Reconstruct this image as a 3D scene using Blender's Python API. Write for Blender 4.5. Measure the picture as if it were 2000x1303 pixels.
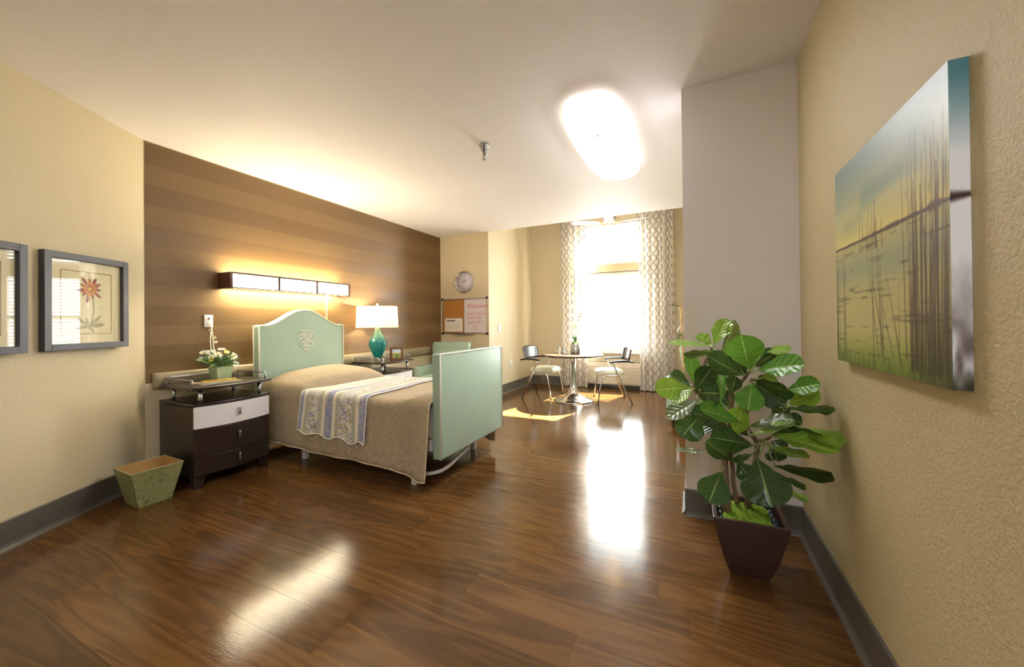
import bpy, bmesh, math, random
import numpy as np
from mathutils import Vector, Matrix, Euler

for _o in list(bpy.data.objects):
    bpy.data.objects.remove(_o, do_unlink=True)
scene = bpy.context.scene
COL = scene.collection
R = math.radians
random.seed(7)

# ------------------------------------------------------------------ camera
cam_data = bpy.data.cameras.new('camera')
cam_data.sensor_fit = 'HORIZONTAL'
cam_data.sensor_width = 36.0
cam_data.lens = 13.5
cam_data.shift_y = -0.01225
cam_data.clip_start = 0.02
cam = bpy.data.objects.new('camera', cam_data)
COL.objects.link(cam)
cam.matrix_world = (Matrix.Translation((0, 0, 1.105)) @ Matrix.Rotation(R(25.1), 4, 'Z')
                    @ Matrix.Rotation(math.pi / 2 + 0.0053, 4, 'X') @ Matrix.Rotation(-0.0107, 4, 'Z'))
scene.camera = cam

# ------------------------------------------------------------------ sky, sun, exposure
world = bpy.data.worlds.new('world')
scene.world = world
world.use_nodes = True
bg = world.node_tree.nodes['Background']
bg.inputs[0].default_value = (0.93, 0.97, 1.0, 1)
bg.inputs[1].default_value = 14.0
scene.view_settings.view_transform = 'Standard'
scene.view_settings.look = 'None'
scene.view_settings.exposure = 1.18
scene.view_settings.gamma = 1.0
scene.view_settings.use_curve_mapping = False

sun_data = bpy.data.lights.new('sun', 'SUN')
sun_data.energy = 110.0
sun_data.angle = R(0.5)
sun_data.color = (1.0, 0.93, 0.82)
sun = bpy.data.objects.new('sun', sun_data)
COL.objects.link(sun)
sun.location = (2, 10, 6)
sun.rotation_euler = Vector((-0.27, -1.0, -1.07)).to_track_quat('-Z', 'Y').to_euler()

portal_data = bpy.data.lights.new('window_daylight_portal', 'AREA')
portal_data.shape = 'RECTANGLE'
portal_data.size = 1.06
portal_data.size_y = 2.2
portal_data.cycles.is_portal = True
portal = bpy.data.objects.new('window_daylight_portal', portal_data)
COL.objects.link(portal)
portal.location = (-1.215, 6.76, 1.71)
portal.rotation_euler = (R(-90), 0, 0)

# ------------------------------------------------------------------ helpers: scene tree
def thing(name, label, cat, loc=(0, 0, 0), rotz=0.0, group=None):
    o = bpy.data.objects.new(name, None)
    o.empty_display_size = 0.05
    COL.objects.link(o)
    o.location = loc
    o.rotation_euler = (0, 0, rotz)
    o['label'] = label
    o['category'] = cat
    if group:
        o['group'] = group
    return o

def tag(o, label, cat, group=None):
    o['label'] = label
    o['category'] = cat
    if group:
        o['group'] = group
    return o

class MB:
    """collects shapes into one mesh"""
    def __init__(self):
        self.v, self.f, self.sm = [], [], []
    def add(self, vs, fs, smooth=False):
        n = len(self.v)
        self.v += [tuple(p) for p in vs]
        for f in fs:
            self.f.append(tuple(i + n for i in f))
            self.sm.append(smooth)
        return self
    def box(self, x0, x1, y0, y1, z0, z1):
        vs = [(x, y, z) for z in (z0, z1) for y in (y0, y1) for x in (x0, x1)]
        fs = [(0, 2, 3, 1), (4, 5, 7, 6), (0, 1, 5, 4), (2, 6, 7, 3), (0, 4, 6, 2), (1, 3, 7, 5)]
        return self.add(vs, fs)
    def rbox(self, x0, x1, y0, y1, z0, z1, r=0.005, seg=2):
        bm = bmesh.new()
        bmesh.ops.create_cube(bm, size=1.0)
        for v in bm.verts:
            v.co = Vector(((x0 + x1) / 2 + v.co.x * (x1 - x0), (y0 + y1) / 2 + v.co.y * (y1 - y0), (z0 + z1) / 2 + v.co.z * (z1 - z0)))
        bmesh.ops.bevel(bm, geom=bm.edges[:], offset=r, segments=seg, profile=0.5, affect='EDGES')
        bm.verts.index_update()
        self.add([v.co[:] for v in bm.verts], [[v.index for v in f.verts] for f in bm.faces], True)
        bm.free()
        return self
    def tube(self, pts, r, n=8, caps=True, closed=False):
        pts = [Vector(p) for p in pts]
        m = len(pts)
        rr = r if isinstance(r, (list, tuple)) else [r] * m
        vs, fs = [], []
        prev = None
        for i, p in enumerate(pts):
            if closed:
                t = pts[(i + 1) % m] - pts[i - 1]
            else:
                t = pts[min(i + 1, m - 1)] - pts[max(i - 1, 0)]
            if t.length < 1e-9:
                t = Vector((0, 0, 1))
            t.normalize()
            if prev is None:
                a = Vector((0, 0, 1)) if abs(t.z) < 0.9 else Vector((1, 0, 0))
                s = t.cross(a).normalized()
            else:
                s = (prev - t * prev.dot(t))
                s = s.normalized() if s.length > 1e-6 else t.orthogonal().normalized()
            prev = s
            b = t.cross(s)
            for k in range(n):
                an = 2 * math.pi * k / n
                vs.append(p + (s * math.cos(an) + b * math.sin(an)) * rr[i])
        for i in range(m if closed else m - 1):
            j = (i + 1) % m
            for k in range(n):
                l = (k + 1) % n
                fs.append((i * n + k, i * n + l, j * n + l, j * n + k))
        if caps and not closed:
            fs.append(tuple(reversed(range(n))))
            fs.append(tuple((m - 1) * n + k for k in range(n)))
        return self.add(vs, fs, True)
    def lathe(self, prof, n=24, c=(0, 0), cap0=True, cap1=True, smooth=True):
        vs, fs = [], []
        for r, z in prof:
            for k in range(n):
                a = 2 * math.pi * k / n
                vs.append((c[0] + r * math.cos(a), c[1] + r * math.sin(a), z))
        m = len(prof)
        for i in range(m - 1):
            for k in range(n):
                l = (k + 1) % n
                fs.append((i * n + k, i * n + l, (i + 1) * n + l, (i + 1) * n + k))
        if cap0:
            fs.append(tuple(reversed(range(n))))
        if cap1:
            fs.append(tuple((m - 1) * n + k for k in range(n)))
        return self.add(vs, fs, smooth)
    def prism(self, poly, y0, y1):
        """poly of (x,z), extruded along y"""
        n = len(poly)
        vs = [(x, y0, z) for x, z in poly] + [(x, y1, z) for x, z in poly]
        fs = [tuple(range(n)), tuple(reversed(range(n, 2 * n)))]
        fs += [(i, i + n, (i + 1) % n + n, (i + 1) % n) for i in range(n)]
        return self.add(vs, fs)
    def prismz(self, poly, z0, z1):
        n = len(poly)
        vs = [(x, y, z0) for x, y in poly] + [(x, y, z1) for x, y in poly]
        fs = [tuple(reversed(range(n))), tuple(range(n, 2 * n))]
        fs += [(i, (i + 1) % n, (i + 1) % n + n, i + n) for i in range(n)]
        return self.add(vs, fs)
    def grid(self, P, smooth=True, flip=False):
        """P[i][j] points"""
        a, b = len(P), len(P[0])
        vs = [p for row in P for p in row]
        fs = []
        for i in range(a - 1):
            for j in range(b - 1):
                q = (i * b + j, i * b + j + 1, (i + 1) * b + j + 1, (i + 1) * b + j)
                fs.append(tuple(reversed(q)) if flip else q)
        return self.add(vs, fs, smooth)
    def ball(self, c, r, n=10, m=6, sq=(1, 1, 1)):
        prof = []
        vs, fs = [], []
        for i in range(m + 1):
            th = math.pi * i / m
            for k in range(n):
                a = 2 * math.pi * k / n
                vs.append((c[0] + r * sq[0] * math.sin(th) * math.cos(a), c[1] + r * sq[1] * math.sin(th) * math.sin(a), c[2] + r * sq[2] * math.cos(th)))
        for i in range(m):
            for k in range(n):
                l = (k + 1) % n
                fs.append((i * n + k, (i + 1) * n + k, (i + 1) * n + l, i * n + l))
        return self.add(vs, fs, True)
    def shift(self, d):
        self.v = [(x - d[0], y - d[1], z - d[2]) for x, y, z in self.v]
        return self
    def xform(self, mat):
        self.v = [tuple(mat @ Vector(p)) for p in self.v]
        return self
    def build(self, name, mat, parent=None, label=None, bevel=0.0, solid=0.0, sub=0, auto=True):
        me = bpy.data.meshes.new(name)
        me.from_pydata(self.v, [], self.f)
        me.polygons.foreach_set('use_smooth', self.sm)
        bm = bmesh.new()
        bm.from_mesh(me)
        bmesh.ops.remove_doubles(bm, verts=bm.verts[:], dist=1e-6)
        bmesh.ops.recalc_face_normals(bm, faces=bm.faces[:]) if auto else None
        bm.to_mesh(me)
        bm.free()
        me.materials.append(mat)
        o = bpy.data.objects.new(name, me)
        COL.objects.link(o)
        if parent:
            o.parent = parent
        if label:
            o['label'] = label
        if solid:
            md = o.modifiers.new('solid', 'SOLIDIFY'); md.thickness = solid; md.offset = -1
        if bevel:
            md = o.modifiers.new('bevel', 'BEVEL'); md.width = bevel; md.segments = 2; md.limit_method = 'ANGLE'
        if sub:
            md = o.modifiers.new('sub', 'SUBSURF'); md.levels = sub; md.render_levels = sub
        return o

def struct(o):
    o['kind'] = 'structure'
    return o

def copy_tree(root, loc, rotz=None, label=None):
    r = root.copy(); COL.objects.link(r); r.location = loc
    if rotz is not None:
        r.rotation_euler = (0, 0, rotz)
    if label:
        r['label'] = label
    for ch in list(root.children):
        c = ch.copy(); COL.objects.link(c); c.parent = r
        for g in list(ch.children):
            d = g.copy(); COL.objects.link(d); d.parent = c
    return r

# ------------------------------------------------------------------ helpers: materials
def lin(c):
    return tuple(((x / 12.92) if x <= 0.04045 else ((x + 0.055) / 1.055) ** 2.4) for x in c)

def hx(s):
    s = s.lstrip('#')
    return lin(tuple(int(s[i:i + 2], 16) / 255 for i in (0, 2, 4)))

class NT:
    def __init__(self, name):
        self.m = bpy.data.materials.new(name)
        self.m.use_nodes = True
        self.t = self.m.node_tree
        self.p = self.t.nodes['Principled BSDF']
        self.out = self.t.nodes['Material Output']
    def n(self, typ, **kw):
        nd = self.t.nodes.new(typ)
        for k, v in kw.items():
            if hasattr(nd, k) and not k.startswith('in_'):
                setattr(nd, k, v)
        return nd
    def set(self, nd, sock, val):
        s = nd.inputs[sock]
        if isinstance(val, bpy.types.NodeSocket):
            self.t.links.new(val, s)
        elif isinstance(val, (tuple, list)):
            s.default_value = tuple(val) + ((1.0,) if len(val) == 3 and len(s.default_value) == 4 else ())
        else:
            s.default_value = val
    def math(self, op, a, b=0.0, c=None, clamp=False):
        nd = self.t.nodes.new('ShaderNodeMath'); nd.operation = op; nd.use_clamp = clamp
        self.set(nd, 0, a); self.set(nd, 1, b)
        if c is not None:
            self.set(nd, 2, c)
        return nd.outputs[0]
    def mix(self, fac, a, b, typ='MIX'):
        nd = self.t.nodes.new('ShaderNodeMix'); nd.data_type = 'RGBA'; nd.blend_type = typ
        self.set(nd, 0, fac)
        self.set(nd, 6, a if isinstance(a, bpy.types.NodeSocket) else tuple(a) + (1,) if len(a) == 3 else a)
        self.set(nd, 7, b if isinstance(b, bpy.types.NodeSocket) else tuple(b) + (1,) if len(b) == 3 else b)
        return nd.outputs[2]
    def ramp(self, fac, stops, interp='LINEAR'):
        nd = self.t.nodes.new('ShaderNodeValToRGB')
        nd.color_ramp.interpolation = interp
        el = nd.color_ramp.elements
        while len(el) < len(stops):
            el.new(0.5)
        for e, (p, c) in zip(el, stops):
            e.position = p
            e.color = tuple(c) + (1,) if len(c) == 3 else c
        self.set(nd, 0, fac)
        return nd.outputs[0]
    def noise(self, vec, scale, detail=3, rough=0.5, dist=0.0):
        nd = self.t.nodes.new('ShaderNodeTexNoise')
        self.set(nd, 'Vector', vec); self.set(nd, 'Scale', scale); self.set(nd, 'Detail', detail)
        self.set(nd, 'Roughness', rough); self.set(nd, 'Distortion', dist)
        return nd.outputs[0]
    def coord(self, which='Object'):
        nd = self.t.nodes.new('ShaderNodeTexCoord')
        return nd.outputs[which]
    def mapping(self, vec, scale=(1, 1, 1), loc=(0, 0, 0), rot=(0, 0, 0)):
        nd = self.t.nodes.new('ShaderNodeMapping')
        self.set(nd, 'Vector', vec); self.set(nd, 'Scale', scale); self.set(nd, 'Location', loc); self.set(nd, 'Rotation', rot)
        return nd.outputs[0]
    def sep(self, vec):
        nd = self.t.nodes.new('ShaderNodeSeparateXYZ'); self.set(nd, 0, vec)
        return nd.outputs
    def comb(self, x, y, z):
        nd = self.t.nodes.new('ShaderNodeCombineXYZ')
        self.set(nd, 0, x); self.set(nd, 1, y); self.set(nd, 2, z)
        return nd.outputs[0]
    def bump(self, height, strength=0.3, dist=0.005):
        nd = self.t.nodes.new('ShaderNodeBump')
        self.set(nd, 'Height', height); self.set(nd, 'Strength', strength); self.set(nd, 'Distance', dist)
        self.t.links.new(nd.outputs[0], self.p.inputs['Normal'])
        return nd

def mat(name, col, rough=0.5, metal=0.0, var=0.08, vs=8.0, bump=0.0, bs=60.0, coat=0.0, spec=0.5, sheen=0.0, emit=None, estr=0.0, trans=0.0):
    k = NT(name)
    c = hx(col) if isinstance(col, str) else col
    co = k.coord('Object')
    if var:
        n = k.noise(co, vs, 3)
        k.set(k.p, 'Base Color', k.mix(n, tuple(x * (1 - var) for x in c), tuple(min(1, x * (1 + var)) for x in c)))
    else:
        k.set(k.p, 'Base Color', c)
    k.set(k.p, 'Roughness', rough); k.set(k.p, 'Metallic', metal)
    k.set(k.p, 'Specular IOR Level', spec); k.set(k.p, 'Coat Weight', coat); k.set(k.p, 'Coat Roughness', 0.1)
    if sheen:
        k.set(k.p, 'Sheen Weight', sheen)
    if trans:
        k.set(k.p, 'Transmission Weight', trans)
    if bump:
        k.bump(k.noise(co, bs, 2), bump, 0.003)
    if emit:
        k.set(k.p, 'Emission Color', hx(emit) if isinstance(emit, str) else emit); k.set(k.p, 'Emission Strength', estr)
    return k.m

def emis(name, col, strength):
    return mat(name, col, 0.5, var=0, emit=col, estr=strength)

def glass_mat(name, tint=(1, 1, 1), refl=0.0, rough=0.0, gain=1.0):
    """thin clear pane: see-through with Fresnel reflection"""
    k = NT(name)
    k.t.nodes.remove(k.p)
    tr = k.n('ShaderNodeBsdfTransparent'); k.set(tr, 0, tint)
    gl = k.n('ShaderNodeBsdfGlossy'); k.set(gl, 'Roughness', rough)
    geo = k.n('ShaderNodeNewGeometry')
    fr = k.n('ShaderNodeFresnel'); k.set(fr, 0, k.math('ADD', 1.5, k.math('MULTIPLY', geo.outputs['Backfacing'], 1 / 1.5 - 1.5)))
    mx = k.n('ShaderNodeMixShader')
    k.set(mx, 0, k.math('MULTIPLY_ADD', fr.outputs[0], gain, refl))
    k.t.links.new(tr.outputs[0], mx.inputs[1]); k.t.links.new(gl.outputs[0], mx.inputs[2])
    k.t.links.new(mx.outputs[0], k.out.inputs[0])
    return k.m

def wall_mat(name, col, bump=0.25, rough=0.55):
    k = NT(name)
    c = hx(col)
    co = k.coord('Object')
    n = k.noise(co, 1.2, 3)
    k.set(k.p, 'Base Color', k.mix(n, tuple(x * 0.97 for x in c), tuple(min(1, x * 1.03) for x in c)))
    k.set(k.p, 'Roughness', rough); k.set(k.p, 'Specular IOR Level', 0.35)
    h = k.math('ADD', k.noise(co, 110, 2), k.math('MULTIPLY', k.noise(co, 260, 2), 0.5))
    k.bump(h, bump, 0.004)
    return k.m

m_wall = wall_mat('beige_wall_paint', '#D2C5A4', 0.5)
m_wall_right = wall_mat('shaded_textured_wall_paint', '#BDAE87', 0.7)  # wall paint darkened to put the right wall's dimmer light into the colour
m_wall_smooth = wall_mat('beige_smooth_wall_paint', '#D6C9AA', 0.12)
m_white_wall = wall_mat('offwhite_wall_paint', '#E4DFDF', 0.1)
m_ceiling = wall_mat('ceiling_paint', '#EFECEE', 0.08, 0.6)
m_base = mat('taupe_vinyl_baseboard', '#5E5A52', 0.35, var=0.05)
m_bumper = mat('tan_vinyl_bumper', '#978B70', 0.45, var=0.05)
m_dark = mat('dark_espresso_wood', '#2C211B', 0.32, var=0.2, vs=14, coat=0.25)
m_white_lac = mat('white_lacquer', '#EDEAEC', 0.3, var=0.02)
m_chrome = mat('polished_chrome', '#D8D8DA', 0.12, 1.0, var=0)
m_satin = mat('satin_metal', '#B9B9BC', 0.3, 1.0, var=0.03)
m_sage = mat('sage_vinyl', '#A6BFAC', 0.42, var=0.05, vs=5, bump=0.06, bs=400)
m_piping = mat('cream_piping', '#F5F1E4', 0.5, var=0.03)
m_white_metal = mat('white_metal', '#D9D9DC', 0.35, var=0.02)
m_plastic = mat('white_plastic', '#EFEBE4', 0.4, var=0.02)
m_black_pl = mat('black_plastic', '#1E1D20', 0.3, var=0.05)
m_frame = mat('charcoal_frame', '#45434A', 0.4, var=0.08)
m_sconce = mat('walnut_frame', '#5A3526', 0.4, var=0.15, vs=20)
m_red = mat('red_plastic', '#B3161C', 0.3, var=0)
m_mug = glass_mat('clear_glass', (0.95, 0.97, 0.97), 0.03)
m_pane = glass_mat('window_glass', (0.97, 0.99, 0.98), 0.0)
m_pic_glass = glass_mat('picture_glass', (0.98, 0.98, 0.97), 0.0, 0.0, 0.42)

def plank_mat():
    k = NT('wood_plank_floor')
    co = k.coord('Object')
    oi = k.n('ShaderNodeObjectInfo')
    rnd = oi.outputs['Random']
    off = k.comb(k.math('MULTIPLY', rnd, 37.0), k.math('MULTIPLY', rnd, 91.0), 0.0)
    va = k.n('ShaderNodeVectorMath'); va.operation = 'ADD'
    k.set(va, 0, co); k.set(va, 1, off)
    v = va.outputs[0]
    # cathedral grain: stretched, distorted rings
    g1 = k.noise(k.mapping(v, (0.55, 5.0, 1)), 2.0, 2, 0.4, 0.5)
    rings = k.math('FRACT', k.math('MULTIPLY', g1, 6.0))
    rings = k.math('MULTIPLY', k.math('ABSOLUTE', k.math('SUBTRACT', rings, 0.5)), 2.0)
    fine = k.noise(k.mapping(v, (5, 150, 1)), 3.0, 3, 0.6)
    blot = k.noise(k.mapping(v, (1.2, 5.0, 1)), 1.6, 3)
    f = k.math('ADD', k.math('MULTIPLY', rings, 0.30), k.math('MULTIPLY', fine, 0.26))
    f = k.math('ADD', f, k.math('MULTIPLY', blot, 0.46))
    col = k.ramp(f, [(0.20, hx('#4A3116')), (0.42, hx('#5A3C1B')), (0.62, hx('#674722')), (0.90, hx('#765228'))])
    tone = k.math('ADD', 0.70, k.math('MULTIPLY', rnd, 0.38))
    hs = k.n('ShaderNodeHueSaturation')
    k.set(hs, 'Color', col); k.set(hs, 'Value', tone); k.set(hs, 'Saturation', 0.98)
    k.set(k.p, 'Base Color', hs.outputs[0])
    # worn sheen with fine scratches
    sc = k.noise(k.mapping(v, (9, 130, 1), rot=(0, 0, 0.25)), 2.0, 2, 0.6)
    rg = k.math('ADD', 0.06, k.math('MULTIPLY', k.noise(co, 5.0, 4), 0.13))
    k.set(k.p, 'Roughness', rg)
    k.set(k.p, 'Specular IOR Level', 0.38)
    k.bump(k.math('ADD', k.math('MULTIPLY', fine, 0.6), sc), 0.10, 0.0015)
    return k.m
m_plank = plank_mat()
m_subfloor = mat('floor_underlay', '#24150A', 0.6, var=0.05)

def wallpaper_mat():
    k = NT('brown_striped_wallpaper')
    co = k.coord('Object')
    s = k.sep(co)
    z = s[2]
    band = k.math('GREATER_THAN', k.math('FRACT', k.math('DIVIDE', k.math('ADD', z, 0.045), 0.29)), 0.5)
    weave = k.noise(k.mapping(co, (1, 5, 160)), 2.2, 3, 0.7)
    spk = k.n('ShaderNodeTexVoronoi'); k.set(spk, 'Vector', k.mapping(co, (1, 1, 2.2))); k.set(spk, 'Scale', 70.0)
    dots = k.math('LESS_THAN', spk.outputs['Distance'], 0.13)
    gate = k.math('GREATER_THAN', k.noise(co, 9.0, 2), 0.52)
    dots = k.math('MULTIPLY', dots, k.math('MULTIPLY', gate, band))
    base = k.mix(band, hx('#765C38'), hx('#826842'))
    base = k.mix(k.math('MULTIPLY', weave, 0.4), base, hx('#543A20'))
    base = k.mix(k.math('MULTIPLY', dots, 0.55), base, hx('#C79A55'))
    k.set(k.p, 'Base Color', base)
    k.set(k.p, 'Roughness', k.math('ADD', 0.42, k.math('MULTIPLY', band, 0.1)))
    k.set(k.p, 'Specular IOR Level', 0.5)
    k.bump(weave, 0.12, 0.002)
    return k.m
m_wallpaper = wallpaper_mat()

def attr_mat(name, rough=0.4, coat=0.0, bump=0.0):
    k = NT(name)
    a = k.n('ShaderNodeAttribute'); a.attribute_name = 'Col'
    k.t.links.new(a.outputs['Color'], k.p.inputs['Base Color'])
    k.set(k.p, 'Roughness', rough); k.set(k.p, 'Coat Weight', coat); k.set(k.p, 'Coat Roughness', 0.28)
    if bump:
        k.bump(k.noise(k.mapping(k.coord('Object'), (1, 1, 3)), 40, 3), bump, 0.002)
    return k.m
m_print = attr_mat('printed_paper', 0.6)
m_paint = attr_mat('glossy_painted_canvas', 0.45, 0.12, 0.15)

def print_plane(name, parent, material, P, nu, nv, fn):
    """flat printed sheet; P(u,v) -> point, fn(U,V arrays) -> rgb arrays (srgb)"""
    U, V = np.meshgrid(np.linspace(0, 1, nu), np.linspace(0, 1, nv))
    rgb = np.clip(np.stack(fn(U, V), -1), 0, 1).reshape(-1, 3)
    rgb = np.where(rgb <= 0.04045, rgb / 12.92, ((rgb + 0.055) / 1.055) ** 2.4)
    vs = [P(u, v) for u, v in zip(U.ravel(), V.ravel())]
    fs = [(i * nu + j, i * nu + j + 1, (i + 1) * nu + j + 1, (i + 1) * nu + j) for i in range(nv - 1) for j in range(nu - 1)]
    me = bpy.data.meshes.new(name)
    me.from_pydata(vs, [], fs)
    ca = me.color_attributes.new('Col', 'FLOAT_COLOR', 'POINT')
    ca.data.foreach_set('color', np.concatenate([rgb, np.ones((len(rgb), 1))], 1).astype(np.float32).ravel())
    me.materials.append(material)
    o = bpy.data.objects.new(name, me)
    COL.objects.link(o)
    if parent:
        o.parent = parent
    return o

def text_part(name, s, size, material, parent, loc, shear=0.0, align='LEFT', ext=0.0004):
    cu = bpy.data.curves.new(name, 'FONT')
    cu.body = s; cu.size = size; cu.shear = shear; cu.align_x = align; cu.align_y = 'CENTER'; cu.extrude = ext
    cu.resolution_u = 3
    tmp = bpy.data.objects.new('tmp_text', cu)
    COL.objects.link(tmp)
    dg = bpy.context.evaluated_depsgraph_get()
    me = bpy.data.meshes.new_from_object(tmp.evaluated_get(dg))
    bpy.data.objects.remove(tmp, do_unlink=True)
    me.transform(Matrix.Rotation(math.pi / 2, 4, 'X'))
    me.materials.clear(); me.materials.append(material)
    me.name = name
    o = bpy.data.objects.new(name, me)
    COL.objects.link(o)
    o.parent = parent
    o.location = loc
    return o
FIG_TRUNKS = {
  'A': [(0.133, 1.980, 0.249), (0.127, 1.970, 0.359), (0.126, 1.980, 0.469), (0.132, 1.980, 0.576), (0.113, 1.980, 0.665), (0.052, 1.960, 0.744), (0.008, 1.950, 0.798), (0.033, 1.980, 0.867), (0.082, 2.000, 0.983)],
  'B': [(0.179, 2.030, 0.264), (0.163, 2.030, 0.354), (0.160, 2.020, 0.432), (0.144, 2.010, 0.581), (0.159, 2.000, 0.699), (0.155, 2.000, 0.768), (0.198, 1.980, 0.835), (0.223, 1.960, 0.878)],
  'C': [(0.220, 2.040, 0.262), (0.236, 2.020, 0.398), (0.252, 2.000, 0.508), (0.251, 1.990, 0.571), (0.220, 1.980, 0.620), (0.213, 1.980, 0.675), (0.225, 1.970, 0.767), (0.234, 1.960, 0.851)],
  'D': [(0.251, 1.990, 0.571), (0.292, 1.950, 0.603), (0.339, 1.970, 0.657), (0.356, 1.990, 0.729)],
}
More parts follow.
